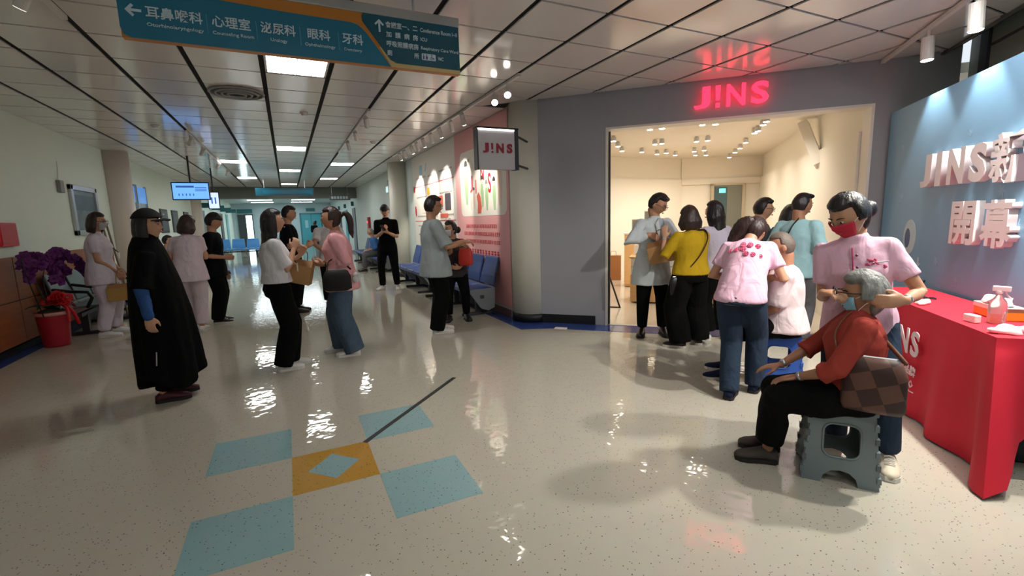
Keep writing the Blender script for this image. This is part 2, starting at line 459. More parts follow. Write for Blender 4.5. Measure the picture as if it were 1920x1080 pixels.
obj('window_frame', MB().box((-.46, -.04, 0), (-.40, .04, 2.16)).box((.35, -.04, 0), (.41, .04, 2.16)).box((-.46, -.04, 2.1), (.41, .04, 2.16)).box((-.05, -.04, 0), (0, .04, 2.1)), mat('frame_grey', S(70, 84, 88), .5), wd)
obj('door_sign', MB().box((-.45, -.08, 2.25), (.4, -.04, 2.5)), MATS['teal_sign'], wd)

# ceiling lights added to brighten the far corridor section
M_PANELC = mat('light_diffuser_cool', (.86, .96, 1, 1), .5, emit=11)
for i, y_ in enumerate((23.5, 26.5, 29.5, 32.5)):
    for x_ in (-1.2, 1.0):
        o = empty('ceiling_light', (x_, y_, 2.85), label='added cool white ceiling light in the far corridor beyond the beam', cat='ceiling light', group='added far corridor lights')
        obj('frame', MB().box((-.62, -.32, -.02), (.62, .32, .0)), M_LAMPW, o)
        obj('diffuser', MB().box((-.6, -.3, -.026), (.6, .3, -.02)), M_PANELC, o)

# shop interior
IH = 2.76
obj('ceiling_shop', MB().prism([SW(0.2, .22)[:2], SW(6.0, .22)[:2], (13, 5.0), (13, 12), (3.0, 12), (3.0, 5.9)], IH, IH+.1), M_INTC, kind='structure')
obj('floor_shop', MB().prism([SW(0.3, .1)[:2], SW(5.4, .1)[:2], (12.5, 6.0), (10, 9.5), (3.1, 9.5), (3.1, 5.7)], 0.0, .004), M_INTF, kind='structure')
k = .70710678
def seg(name, p, q, th, z0, z1, m):
    p = np.array(p, float); q = np.array(q, float); d = (q-p)/np.linalg.norm(q-p); n = np.array((-d[1], d[0]))*th
    return obj(name, MB().prism([p, q, q+n, p+n], z0, z1), m, kind='structure')
seg('wall_shop_right', SW(3.42, .2)[:2], (10.75, 7.95), -.2, 0, 3.0, M_INT)
seg('wall_shop_back', (3.05, 8.9), (8.95, 8.75), .2, 0, 3.0, M_INT)
seg('trim_5', (3.05, 8.85), (8.9, 8.70), .05, 0, 2.26, M_INT)
seg('wall_shop_corner', (8.9, 8.72), (10.75, 7.55), .2, 0, 3.0, M_INT)
seg('trim_6', (8.88, 8.68), (10.7, 7.5), .05, 2.12, 2.26, M_INT)
seg('wall_shop_left', (3.08, 8.9), (3.08, 5.9), .2, 0, 3.0, M_INT)
seg('trim_8', (5.80, 3.06), (10.7, 7.90), .05, 0, 2.26, M_INT)
sd = empty('door_2', (9.8, 8.08, 0), math.atan2(-1.17, 1.85), kind='structure')
obj('door_opening', MB().box((-.36, -.06, 0), (.30, .03, 2.08)), mat('door_glass_grey', S(128, 130, 120), .25), sd)
obj('door_frame', MB().box((-.42, -.08, 0), (-.36, .03, 2.12)).box((.30, -.08, 0), (.36, .03, 2.12)).box((-.42, -.08, 2.08), (.36, .03, 2.12)), mat('beige_frame', S(196, 184, 160), .5), sd)
obj('pane', MB().box((-.34, -.075, .3), (-.05, -.055, 2.04)), mat('teal_glass', S(66, 96, 104), .15), sd)
obj('exit_lamp', MB().box((-.24, -.10, 1.9), (-.10, -.07, 2.0)), mat('exit_green', (0.15, 0.9, 0.75, 1), .4, emit=1.5), sd)
# diagonal duct under the shop ceiling
obj('trim_7', MB().tube([(7.05, 4.55, 2.70), (6.85, 4.15, 2.05)], .09, 4, round_ends=False), M_INT, kind='structure')

# ------------------------------------------------------------------ flat shapes and lettering
def poly2d(loops, thick, M, name='plate'):
    """flat plate with holes from 2D loops (curve fill); M places x-right y-up z-out"""
    c = bpy.data.curves.new('pl', 'CURVE'); c.dimensions = '2D'; c.fill_mode = 'BOTH'; c.extrude = thick/2
    for lp in loops:
        sp = c.splines.new('POLY'); sp.points.add(len(lp)-1)
        for p, q in zip(sp.points, lp): p.co = (q[0], q[1], 0, 1)
        sp.use_cyclic_u = True
    o = bpy.data.objects.new('pl', c); COL.objects.link(o)
    dg = bpy.context.evaluated_depsgraph_get()
    me = bpy.data.meshes.new_from_object(o.evaluated_get(dg))
    bpy.data.objects.remove(o); bpy.data.curves.remove(c)
    me.transform(M); me.materials.clear(); me.name = name
    return me

def text_fit(body, M, x0, x1, y0, y1, offset=0.0, extrude=0.003, font_space=1.0):
    """text scaled so that its box fills x0..x1, y0..y1 in the plane M"""
    me = text_mesh(body, 1.0, Matrix.Identity(4), offset, 0.5, space=font_space)
    co = np.empty(len(me.vertices)*3); me.vertices.foreach_get('co', co); co = co.reshape(-1, 3)
    lo, hi = co.min(0), co.max(0)
    co[:, 0] = x0+(co[:, 0]-lo[0])/(hi[0]-lo[0])*(x1-x0)
    if y1 is None: y1 = y0+(hi[1]-lo[1])*(x1-x0)/(hi[0]-lo[0])
    co[:, 1] = y0+(co[:, 1]-lo[1])/(hi[1]-lo[1])*(y1-y0)
    co[:, 2] = (co[:, 2]-lo[2])/(hi[2]-lo[2]+1e-9)*extrude
    me.vertices.foreach_set('co', co.ravel()); me.transform(M); me.update()
    return me

def shift(me, loc):
    me.transform(Matrix.Translation(-Vector(loc))); return me
def mbshift(mb, loc):
    mb.v = [(a-loc[0], b-loc[1], c-loc[2]) for a, b, c in mb.v]; return mb

def rr(x0, y0, x1, y1, r, n=5):
    out = []
    for cx, cy, a0 in ((x1-r, y1-r, 0), (x0+r, y1-r, 90), (x0+r, y0+r, 180), (x1-r, y0+r, 270)):
        for i in range(n+1):
            a = math.radians(a0+90*i/n); out.append((cx+r*math.cos(a), cy+r*math.sin(a)))
    return out
def circ(x, y, r, n=20, ry=None): return [(x+r*math.cos(2*math.pi*i/n), y+(ry or r)*math.sin(2*math.pi*i/n)) for i in range(n)]

# ------------------------------------------------------------------ hanging direction sign
SY = 3.3
sg = empty('direction_sign', (.26, SY, 2.44), label='long teal hanging direction sign with white department names and arrows', cat='sign')
SL = sg.location
Ms = frame((0, SY-.03, 0), (1, 0, 0), (0, -1, 0))
M_SBOARD = mat('sign_orange', S(196, 124, 42), .4)
M_STEAL = mat('sign_teal', S(14, 112, 142), .35)
M_SDARK = mat('sign_dark_teal', S(12, 84, 104), .35)
M_STXT = mat('sign_white_print', S(206, 224, 232), .5)
M_CREAMS = mat('sign_cream', S(206, 180, 124), .4)
obj('sign_board', mbshift(MB().box((-.7, SY-.025, 2.44), (1.205, SY+.025, 2.75)), SL), M_SBOARD, sg)
obj('sign_rail', mbshift(MB().box((-.7, SY-.035, 2.75), (1.21, SY+.035, 2.812)), SL), M_ALU, sg, bevel=.006)
for x in (-.4, .9):
    obj('hanger_rod', mbshift(MB().cyl((x, SY, 2.81), (x, SY, CH+.01), .008), SL), M_ALU, sg)
obj('teal_panel', shift(poly2d([[(-.702, 2.70), (-.702, 2.49), (-.69, 2.455), (-.66, 2.441), (.72, 2.441), (.58, 2.625), (.55, 2.655), (.52, 2.674), (.48, 2.682), (.1, 2.685), (-.36, 2.70)]], .004, Ms @ Matrix.Translation((0, 0, -.002))), SL), M_STEAL, sg)
obj('dark_panel', shift(poly2d([[(.56, 2.75), (.552, 2.73), (.555, 2.70), (.70, 2.51), (.72, 2.485), (.76, 2.468), (1.204, 2.468), (1.204, 2.75)]], .004, Ms @ Matrix.Translation((0, 0, -.002))), SL), M_SDARK, sg)
obj('cream_strip', shift(poly2d([[(.725, 2.4405), (1.204, 2.4405), (1.204, 2.466), (.757, 2.466), (.72, 2.482), (.700, 2.505), (.66, 2.56), (.653, 2.553)]], .003, Ms @ Matrix.Translation((0, 0, -.002))), SL), M_CREAMS, sg)
def stxt(body, x0, x1, y0, y1=None, off=.004):
    obj('lettering', shift(text_fit(body, Ms, x0, x1, y0, y1, off, .004), SL), M_STXT, sg)
stxt('耳鼻喉科', -.582, -.322, 2.55, 2.612, .012); stxt('Otorhinolaryngology', -.582, -.322, 2.503, 2.526)
stxt('心理室', -.278, -.085, 2.55, 2.612, .012); stxt('Counseling Room', -.278, -.072, 2.503, 2.526)
stxt('泌尿科', -.033, .155, 2.55, 2.612, .012); stxt('Urology', .015, .105, 2.503, 2.526)
stxt('眼科', .222, .352, 2.55, 2.612, .012); stxt('Ophthalmology', .203, .377, 2.503, 2.526)
stxt('牙科', .422, .55, 2.55, 2.612, .012); stxt('Dentistry', .432, .54, 2.503, 2.524)
mb = MB()
for x in (-.302, -.055, .18, .4): mb.box((x-.0012, 2.505, 0), (x+.0012, 2.61, .003))
mm = mb.mesh('separator'); mm.transform(Ms); obj('separator', shift(mm, SL), mat('sign_line', S(90, 170, 190), .5), sg)
obj('arrow', shift(poly2d([[(-.672, 2.58), (-.642, 2.613), (-.632, 2.604), (-.647, 2.587), (-.6, 2.587), (-.6, 2.574), (-.647, 2.574), (-.632, 2.557), (-.642, 2.548)]], .004, Ms), SL), M_STXT, sg)
obj('arrow', shift(poly2d([[(.66, 2.726), (.69, 2.696), (.682, 2.688), (.666, 2.704), (.666, 2.648), (.654, 2.648), (.654, 2.704), (.638, 2.688), (.63, 2.696)]], .004, Ms), SL), M_STXT, sg)
stxt('會議室一、二', .7, .912, 2.682, 2.72, .012); stxt('Conference Room I~II', .93, 1.19, 2.685, 2.71, .008)
stxt('加  護  病  房', .7, .912, 2.624, 2.66, .012); stxt('ICU', .93, .975, 2.628, 2.65, .008)
stxt('呼吸照護病房', .7, .912, 2.566, 2.603, .012); stxt('Respiratory Care Ward', .93, 1.195, 2.568, 2.594, .008)
stxt('廁', .7, .733, 2.51, 2.545, .012); stxt('所', .88, .912, 2.51, 2.545, .012); stxt('WC', 1.045, 1.085, 2.515, 2.538, .008)
obj('pictogram_plate', shift(poly2d([rr(.932, 2.508, 1.03, 2.55, .006)], .004, Ms), SL), M_STXT, sg)
obj('pictogram', shift(poly2d([circ(.945, 2.541, .004), rr(.940, 2.513, .950, 2.535, .003), circ(.966, 2.541, .004), rr(.960, 2.513, .972, 2.535, .003)], .007, Ms), SL), mat('picto_purple', S(90, 60, 120), .5), sg)
obj('pictogram', shift(poly2d([circ(1.002, 2.543, .004), [(1.0, 2.537), (1.004, 2.537), (1.004, 2.527), (1.014, 2.527), (1.018, 2.514), (1.014, 2.513), (1.010, 2.523), (1.0, 2.523)], circ(.999, 2.520, .009, 16), circ(.999, 2.520, .006, 16)], .007, Ms), SL), mat('picto_blue', S(60, 90, 150), .5), sg)

# ------------------------------------------------------------------ storefront red letters
def letters(body, M, spans, y0, y1, off, ex, parent, loc0, material, name='letter'):
    for ch, (a, b) in zip(body, spans):
        if ch == '!':
            c = (a+b)/2; h = y1-y0; w = b-a
            mb = [[(c-w*.5, y1), (c-w*.42, y0+h*.34), (c+w*.42, y0+h*.34), (c+w*.5, y1)], [(c-w*.42, y0), (c+w*.42, y0), (c+w*.42, y0+h*.18), (c-w*.42, y0+h*.18)]]
            me = poly2d(mb, ex, M @ Matrix.Translation((0, 0, ex/2)))
        else:
            me = text_fit(ch, M, a, b, y0, y1, off, ex)
        obj(name, shift(me, loc0), material, parent)
Mw = frame(SW(0, 0, 0), (k, -k, 0), (-k, -k, 0))
rs = empty('shop_sign', SW(2.03, -.02, 2.6), label='glowing red letters mounted on grey wall above the shop entrance', cat='sign')
letters('J!NS', Mw @ Matrix.Translation((0, 0, .03)), [(1.66, 1.83), (1.885, 1.935), (2.0, 2.19), (2.25, 2.42)], 2.605, 2.835, .02, .035, rs, rs.location, M_REDLIT)
pins = MB()
for s_ in (1.78, 1.91, 2.03, 2.16, 2.33): pins.cyl(SW(s_, 0, 2.72), SW(s_, -.032, 2.72), .006, n=8)
obj('stand_off_pin', mbshift(pins, rs.location), M_DKGREY, rs)

# ------------------------------------------------------------------ projecting box sign by the column
bs = empty('box_sign', (2.33, 5.15, 2.0), label='white projecting box sign with dark red letters on cream column', cat='sign')
BL = bs.location
Mb = frame((0, 5.10, 0), (1, 0, 0), (0, -1, 0))
obj('box_face', mbshift(MB().box((2.06, 5.10, 2.0), (2.525, 5.20, 2.44)), BL), mat('box_sign_white', S(196, 196, 200), .5), bs)
obj('frame_and_shadow', mbshift(MB().box((2.045, 5.095, 1.995), (2.06, 5.205, 2.45)).box((2.525, 5.095, 1.995), (2.575, 5.205, 2.45)).box((2.045, 5.085, 2.455), (2.575, 5.215, 2.475)), BL), mat('box_sign_black', S(22, 20, 22), .4), bs)  # frame drawn wider on the right to take in its shadow
obj('top_light', mbshift(MB().box((2.065, 5.09, 2.44), (2.52, 5.12, 2.455)), BL), mat('strip_light', (1, .95, .88, 1), .5, emit=5), bs)
for z_ in (2.40, 2.06): obj('bracket', mbshift(MB().cyl((2.57, 5.15, z_), (2.95, 5.55, z_), .014), BL), M_DKGREY, bs)
letters('J!NS', Mb @ Matrix.Translation((0, 0, .0)), [(2.115, 2.19), (2.222, 2.246), (2.288, 2.382), (2.42, 2.495)], 2.185, 2.295, .05, .006, bs, BL, mat('letters_dark_red', S(150, 16, 48), .5))

# ------------------------------------------------------------------ lamp tracks
def track(name, p, q, heads, label, lampcol, lit, target, watts, cone, group, bulbs=None):
    """heads: list of (point, bool lit)"""
    o = empty(name, p, label=label, cat='lamp track')
    d = Vector(q)-Vector(p)
    n = Vector((-d.y, d.x, 0)).normalized()*.017
    mb = MB().extr([Vector((0, 0, 0))-n, d-n, d+n, Vector((0, 0, 0))+n], (0, 0, .03))
    obj('rail', mb, M_LAMPW, o)
    return o
def head(parent, pos, aim, lit, watts, cone, col=(1, .93, .82), L=.15, r=.034, emitmat=None, drop=.07):
    """spot head hanging from the rail: stem, can, lens"""
    P = Vector(pos)-parent.location
    a = (Vector(aim)-Vector(pos)).normalized()
    obj('stem', MB().cyl(P+Vector((0, 0, .0)), P+Vector((0, 0, -drop)), .012, n=8), M_LAMPW, parent)
    c = P+Vector((0, 0, -drop-.02))
    h = obj('lamp_can', MB().cyl(c-a*L*.5, c+a*L*.5, r, n=16), M_LAMPW, parent)
    obj('lens', MB().cyl(c+a*(L*.5-.004), c+a*(L*.5+.004), r*.86, n=16), emitmat or (M_BULB if lit else M_BULBDIM), h)
    if lit and watts:
        spot('spot_beam', Vector(pos)+Vector((0, 0, -drop-.02))+a*(L*.5+.02), aim, watts, cone, col, parent)
tz = CH-.03
tr = track('lamp_track', (2.33, 4.55, tz), (2.33, 11.0, tz), None, 'white lamp track with many spots beside the pink poster wall', None, None, None, 0, 0, None)
for i, y in enumerate((4.85, 5.2, 6.3, 6.8, 7.35, 7.85, 8.35, 8.8, 9.2, 9.8, 10.25)):
    if i < 2: head(tr, (2.33, y, tz), (1.5, y-1.9, 1.2), True, 0, 60, L=.12, r=.04)
    else: head(tr, (2.33, y, tz), (XR, y+.55, 1.75), i in (2, 4, 6, 8, 10), TRACK_W, 62)
tr = track('lamp_track', (1.127, 6.6, tz), (1.127, 10.6, tz), None, 'white lamp track with three spots in the middle of the ceiling', None, None, None, 0, 0, None)
for y in (6.9, 8.0, 9.0): head(tr, (1.127, y, tz), (1.6, y+1.5, 1.5), False, 0, 50)
tr = track('lamp_track', (-1.273, 8.9, tz), (-1.273, 15.2, tz), None, 'white lamp track with small spots on the left of the ceiling', None, None, None, 0, 0, None)
for y in (9.2, 10.4, 12.6, 14.4): head(tr, (-1.273, y, tz), (-2.2, y+1.5, 1.5), False, 0, 50)
tr = track('lamp_track', (-1.273, 2.6, tz), (-1.273, 4.5, tz), None, 'white lamp track at the upper left corner near the direction sign', None, None, None, 0, 0, None)
head(tr, (-1.273, 3.9, tz), (-2.2, 4.4, 1.2), False, 0, 50)
# right track, in front of the blue backdrop, pointing both ways
p = DW(.03, 2.78, tz); q = DW(3.8, 2.98-.0, tz)
p = DW(.06, 2.76, tz-.02); q = DW(4.0, 2.76, tz-.02)
tr = track('lamp_track', p, q, None, 'white lamp track with two lit spots over the blue backdrop', None, None, None, 0, 0, None)
dv = Vector(q)-Vector(p)
def on(t): return Vector(p)+dv*t
for t, aim in ((.235, DW(1.0, 2.84, 1.2)), (.405, DW(1.7, 2.84, .9))):
    head(tr, on(t), Vector(aim), True, 48, 75, col=(1, .97, .93), L=.18, r=.045, drop=.13)
head(tr, on(.62), (3.2, 1.6, .3), True, 230, 95, col=(1, .95, .86), L=.18, r=.045)
head(tr, on(.80), (3.3, 2.3, .4), True, 180, 95, col=(1, .95, .86), L=.18, r=.045)

# ------------------------------------------------------------------ shop spots
pts = [(4.72,6.2),(5.14,6.58),(5.6,7.04),(6.08,7.52),(6.59,7.53),(5.01,5.55),(5.13,5.43),(6.12,6.65),(6.2,6.56),(7.15,7.7),(7.23,7.52),(7.69,7.73),(5.51,5.03),(5.67,4.94),(6.66,6.2),(6.77,6.05),(8.16,7.61),(8.41,7.55),(7.66,7.18),(7.75,7.01),(6.24,4.56),(6.42,4.74),(6.82,5.12),(6.94,5.27),(7.7,6.02),(8.26,6.58),(8.71,7.06),(9.31,7.69)]
pl = None
for i, (x, y) in enumerate(pts):
    o = empty('ceiling_spot', (x, y, IH), label='small white round ceiling spot shining warm light inside the shop', cat='ceiling spot', group='warm ceiling spots in the shop')
    if pl is None:
        pl = [MB().cyl((0, 0, -.02), (0, 0, 0), .03, n=10), MB().cyl((0, 0, -.085), (0, 0, -.02), .045, n=12), MB().cyl((0, 0, -.09), (0, 0, -.084), .04, n=12)]
        pl = [a.mesh(n_) for a, n_ in zip(pl, ('mount', 'lamp_can', 'lens'))]
    obj('mount', pl[0], M_LAMPW, o); c_ = obj('lamp_can', pl[1], M_LAMPW, o); obj('lens', pl[2], M_BULBW, c_)
    if i % 2 == 0:
        spot('spot_beam', (x, y, IH-.11), (x+.25, y+.25, 0), STORE_W*2, 150, (1, .915, .79), o, blend=.8)

# ------------------------------------------------------------------ blue backdrop
bd = empty('backdrop', DW(2.1, 2.93), label='tall pale blue event backdrop panel with raised pinkish lettering', cat='backdrop')
BDL = bd.location
m_bd = mat('backdrop_blue', S(122, 168, 200), .45, noise=.06, nscale=3)
obj('panel', mbshift(dwb(.1, 4.3, 2.9, 2.96, .02, 2.37), BDL), m_bd, bd)
obj('panel_foot', mbshift(dwb(.1, .2, 2.9, 3.3, 0, .03).prism([DW(4.2, 2.9)[:2], DW(4.3, 2.9)[:2], DW(4.3, 3.3)[:2], DW(4.2, 3.3)[:2]], 0, .03), BDL), M_DKGREY, bd)
Mbd = frame(DW(0, 2.9, 0), (-k, -k, 0), (-k, k, 0))
m_bdl = mat('backdrop_letter', S(224, 212, 212), .5)
letters('JINS', Mbd, [(.955, 1.125), (1.20, 1.285), (1.375, 1.60), (1.665, 1.86)], 1.585, 1.855, .05, .05, bd, BDL, m_bdl)
for ch, a, b, y0, y1 in (('新', 1.90, 2.22, 1.56, 1.885), ('開', 1.50, 1.81, 1.135, 1.455), ('幕', 1.88, 2.20, 1.135, 1.455)):
    obj('letter', shift(text_fit(ch, Mbd, a, b, y0, y1, .028, .05), BDL), m_bdl, bd)
obj('printed_shape', shift(poly2d([circ(.735, 1.15, .12, 24, .16)], .003, Mbd), BDL), mat('print_pale', S(190, 206, 214), .5), bd)
obj('printed_shape', shift(poly2d([circ(.70, 1.14, .05, 20, .09)], .006, Mbd), BDL), mat('print_navy', S(60, 84, 130), .5), bd)
obj('printed_shape', shift(poly2d([[(.93, .98), (.95, .98), (.95, .93), (.985, .92), (.95, .905), (.945, .85), (.93, .905), (.895, .92), (.93, .93)]], .004, Mbd), BDL), MATS['print_pale'], bd)
obj('printed_shape', shift(poly2d([rr(.62, .76, .72, .92, .04)], .005, Mbd), BDL), mat('print_blue', S(64, 100, 170), .5), bd)
mb = MB().tube([(.95, .62, .004), (.95, .70, .004), (1.0, .76, .004), (1.06, .72, .004), (1.06, .62, .004)], .008, 6).tube([(1.05, .74, .004), (1.10, .79, .004)], .008, 6)
mm = mb.mesh('printed_shape'); mm.transform(Mbd); obj('printed_shape', shift(mm, BDL), mat('print_black', S(34, 40, 60), .5), bd)
for i in range(16):
    x, y = random.uniform(.3, 3.2), random.uniform(.75, 2.2)
    s_ = random.uniform(.03, .06)
    lp = [(x+s_*(1 if j % 2 == 0 else .35)*math.cos(j*math.pi/6), y+s_*(1 if j % 2 == 0 else .35)*math.sin(j*math.pi/6)) for j in range(12)]
    obj('printed_snowflake', shift(poly2d([lp], .002, Mbd), BDL), mat('print_flake', S(140, 178, 208), .45), bd)

# ------------------------------------------------------------------ red cloth table
TF, TBk, TA, TB_ = 2.22, 2.84, 1.22, 3.02
tb = empty('folding_table', DW(2.1, 2.5), label='folding table standing underneath the red cloth', cat='table')
obj('table_top', mbshift(dwb(TA+.02, TB_-.02, TF+.03, TBk-.03, .70, .735), tb.location), M_DKGREY, tb)
for t_ in (TA+.15, TB_-.15):
    for c_ in (TF+.1, TBk-.1):
        obj('leg', mbshift(MB().cyl(DW(t_, c_, 0), DW(t_, c_, .70), .015, n=8), tb.location), M_DKGREY, tb)
M_RED = mat('red_cloth', S(206, 22, 48), .75, noise=.06, nscale=5, bump=.06, bscale=260)
tc_ = empty('tablecloth', DW(2.1, 2.5, .745), label='bright red tablecloth with white shop lettering draped over long table', cat='tablecloth')
# drape: walk around the outline (back-left, front-left, front-right corner, back-right) and drop with folds
def outline():
    pts = []
    for t_ in np.linspace(0, 1, 8): pts.append((TA, TBk+(TF-TBk)*t_, 'L'))
    for t_ in np.linspace(0, 1, 60)[1:]: pts.append((TA+(TB_-TA)*t_, TF, 'F'))
    for t_ in np.linspace(0, 1, 16)[1:]: pts.append((TB_, TF+(TBk-TF)*t_, 'R'))
    return pts
ol = outline(); n_ = len(ol)
vs = []; fs_ = []
NZ = 18
for i, (t_, c_, side) in enumerate(ol):
    for j in range(NZ+1):
        u = j/NZ
        z = .748
        drop = .735
        if side == 'F':
            e = (t_-TA)/(TB_-TA)
            drop = .735
            fold = .06*math.sin(e*26)*max(0, e-.3)/.7 + .05*max(0, e-.80)/.2*math.sin(e*60)
            out = (.02 + .05*max(0, e-.3) + fold*.8)*u
            corner = max(0, (e-.88)/.12)
            dt = .30*corner*u; dc = -(out+.05*corner*u)*1.414
        elif side == 'R':
            e = (c_-TF)/(TBk-TF)
            drop = .735 if e < .12 else .52
            if e < .45: drop = .735-.215*min(1, max(0, (e-.02)/.25))
            cor = max(0, 1-e/.35)
            dt = (.02+.28*cor+.012*math.sin(e*18))*u; dc = -.09*cor*u
        else:
            dt = -.02*u; dc = 0
        zz = z-drop*u
        uu = min(1, u*9)
        x, y, _ = DW(t_+dt*uu, c_+dc*uu)
        vs.append((x, y, max(.006, zz)))
for i in range(n_-1):
    for j in range(NZ):
        a = i*(NZ+1)+j; fs_.append((a, a+1, a+NZ+2, a+NZ+1))
base = len(vs)
topring = [i*(NZ+1) for i in range(n_)]
drape = MB().add(vs, fs_); drape.f.append(tuple(topring))
o = obj('drape', mbshift(drape, tc_.location), M_RED, tc_, sm=True)
sol = o.modifiers.new('solid', 'SOLIDIFY'); sol.thickness = .004
es = o.modifiers.new('es', 'EDGE_SPLIT'); es.split_angle = math.radians(60)
Mt = frame(DW(0, TF, 0), (-k, -k, 0), (-k, k, 0)) @ Matrix.Translation((0, 0, .030))
M_CLT = mat('cloth_white_print', S(226, 206, 208), .7)
Mt2 = Mt @ Matrix.Rotation(math.radians(-1.2), 4, 'X')
letters('J!NS', Mt @ Matrix.Translation((0, 0, .004)), [(1.80, 1.905), (1.945, 1.975), (2.06, 2.20), (2.235, 2.345)], .425, .60, .03, .004, tc_, tc_.location, M_CLT, 'printed_letter')
obj('printed_text', shift(text_fit('第一眼鏡品牌', Mt @ Matrix.Translation((0, 0, .012)), 1.87, 2.35, .295, .365, .02, .003), tc_.location), M_CLT, tc_)
mb = MB().tube([(2.23, .23, 0), (2.25, .255, 0), (2.27, .225, 0)], .004, 6).tube([(2.29, .24, 0), (2.31, .265, 0), (2.335, .24, 0), (2.31, .22, 0), (2.295, .235, 0)], .004, 6).tube([(2.27, .20, 0), (2.30, .19, 0), (2.35, .195, 0)], .004, 6)
mm = mb.mesh('printed_mark'); mm.transform(Mt @ Matrix.Translation((0, 0, .016))); obj('printed_mark', shift(mm, tc_.location), M_CLT, tc_)
# black block standing in for the shade under the table end
ub = empty('shade_block', DW(2.68, 2.53), math.radians(45), label='black block standing in for shade under the near end of red table', cat='shade block')
obj('shade_block_body', MB().box((-.16, -.12, 0), (.16, .12, .30)), M_BLACK, ub, bevel=.015)
obj('shade_block_top', MB().box((-.17, -.13, .30), (.17, .13, .33)), mat('shade_block_dark', S(28, 28, 30), .4), ub, bevel=.01)
# things on the table
def crumple(name, x, y, z, r, label, seed, material):
    rg = np.random.default_rng(seed); mb = MB(); vs = []; nu, nv = 16, 10
    mb.ball((0, 0, r*.35), r, r*.7, r*.4, nu=18, nv=12)
    V = np.array(mb.v)
    for _ in range(6):
        w = rg.normal(0, 1, 3)*28/ (r/.05); ph = rg.uniform(0, 6)
        V += (V-np.array((0, 0, r*.3)))*(.30*np.sin(V@w+ph))[:, None]
    V[:, 2] = np.maximum(V[:, 2], 0.001); mb.v = [tuple(p) for p in V]
    return obj(name, mb, material, None, label, 'tissue', sm=True, loc=(x, y, z))
M_TIS = mat('tissue_white', S(240, 226, 226), .8)
crumple('tissue', 3.99, 1.64, .7495, .05, 'crumpled white tissue at the far end of the red table', 3, M_TIS)
crumple('tissue', 3.36, 1.03, .7495, .036, 'crumpled white tissue at the near corner of the red table', 4, M_TIS)
crumple('tissue', 3.46, 1.0, .7495, .036, 'crumpled white tissue at the right edge of the picture', 5, M_TIS)
o = empty('tissue_sheet', (4.13, 1.76, .7495), math.radians(30), label='flat white paper strip beside helper on red table', cat='paper')
obj('sheet', MB().box((-.11, -.03, 0), (.11, .03, .003)), M_TIS, o)
o = empty('scissors', (4.26, 1.73, .7495), math.radians(35), label='dark grey scissors lying at back of red table', cat='scissors')
obj('blade', MB().extr([(-.02, -.006, .002), (.12, 0, .002), (-.02, .006, .002)], (0, 0, .004)), M_DKGREY, o)
obj('handle', MB().tube([(-.02+.03*math.cos(a)-.03, .02+.02*math.sin(a), .006) for a in np.linspace(0, 6.28, 13)], .005, 6), M_BLACK, o)
obj('handle', MB().tube([(-.02+.03*math.cos(a)-.03, -.02+.02*math.sin(a), .006) for a in np.linspace(0, 6.28, 13)], .005, 6), M_BLACK, o)
o = empty('kitchen_timer', (3.55, 1.22, .7495), math.radians(60), label='small white digital timer on the red table', cat='timer')
obj('timer_body', MB().box((-.04, -.018, 0), (.04, .018, .045)), M_WHITE, o, bevel=.006)
obj('timer_screen', MB().box((-.025, -.0195, .018), (.012, -.0175, .036)), mat('lcd', S(150, 158, 146), .3), o)
obj('timer_button', MB().box((.018, -.020, .02), (.03, -.0175, .032)), M_DKGREY, o)
o = empty('spray_bottle', (3.62, 1.14, .7495), math.radians(100), label='clear plastic spray bottle with pale nozzle on red table', cat='bottle')
M_CLR = mat('clear_plastic', S(236, 214, 216), .1, trans=.75, alpha=1)
obj('bottle_body', MB().loft([((0, 0, z), (1, 0, 0), (0, 1, 0), r, r) for z, r in ((0, .035), (.006, .04), (.10, .04), (.13, .034), (.155, .016), (.175, .014))], 18), M_CLR, o, sm=True)
obj('spray_head', MB().box((-.045, -.012, .185), (.03, .012, .215)).cyl((0, 0, .17), (0, 0, .19), .016, n=12), mat('nozzle_pale', S(236, 220, 222), .4), o, bevel=.005)
obj('trigger', MB().tube([(-.025, 0, .185), (-.032, 0, .165), (-.045, 0, .15)], .005, 6), MATS['nozzle_pale'], o)
o = empty('glove_box', (3.83, 1.20, .7495), math.radians(45), label='orange and white tissue box with plastic film at right edge of table', cat='box')
obj('box_body', MB().box((-.13, -.06, 0), (.13, .06, .075)), mat('box_orange', S(226, 150, 40), .5), o, bevel=.004)
obj('box_band', MB().box((-.13, -.0615, .05), (.131, .0615, .0765)), M_WHITE, o)
V = MB().ball((0, 0, .09), .12, .05, .035); a_ = np.array(V.v); a_ += .012*np.sin(a_@np.array(((70, 20, 40), (35, 60, 10), (20, 50, 90)))); V.v = [tuple(p_) for p_ in a_]
obj('film', V, M_TIS, o, sm=True)

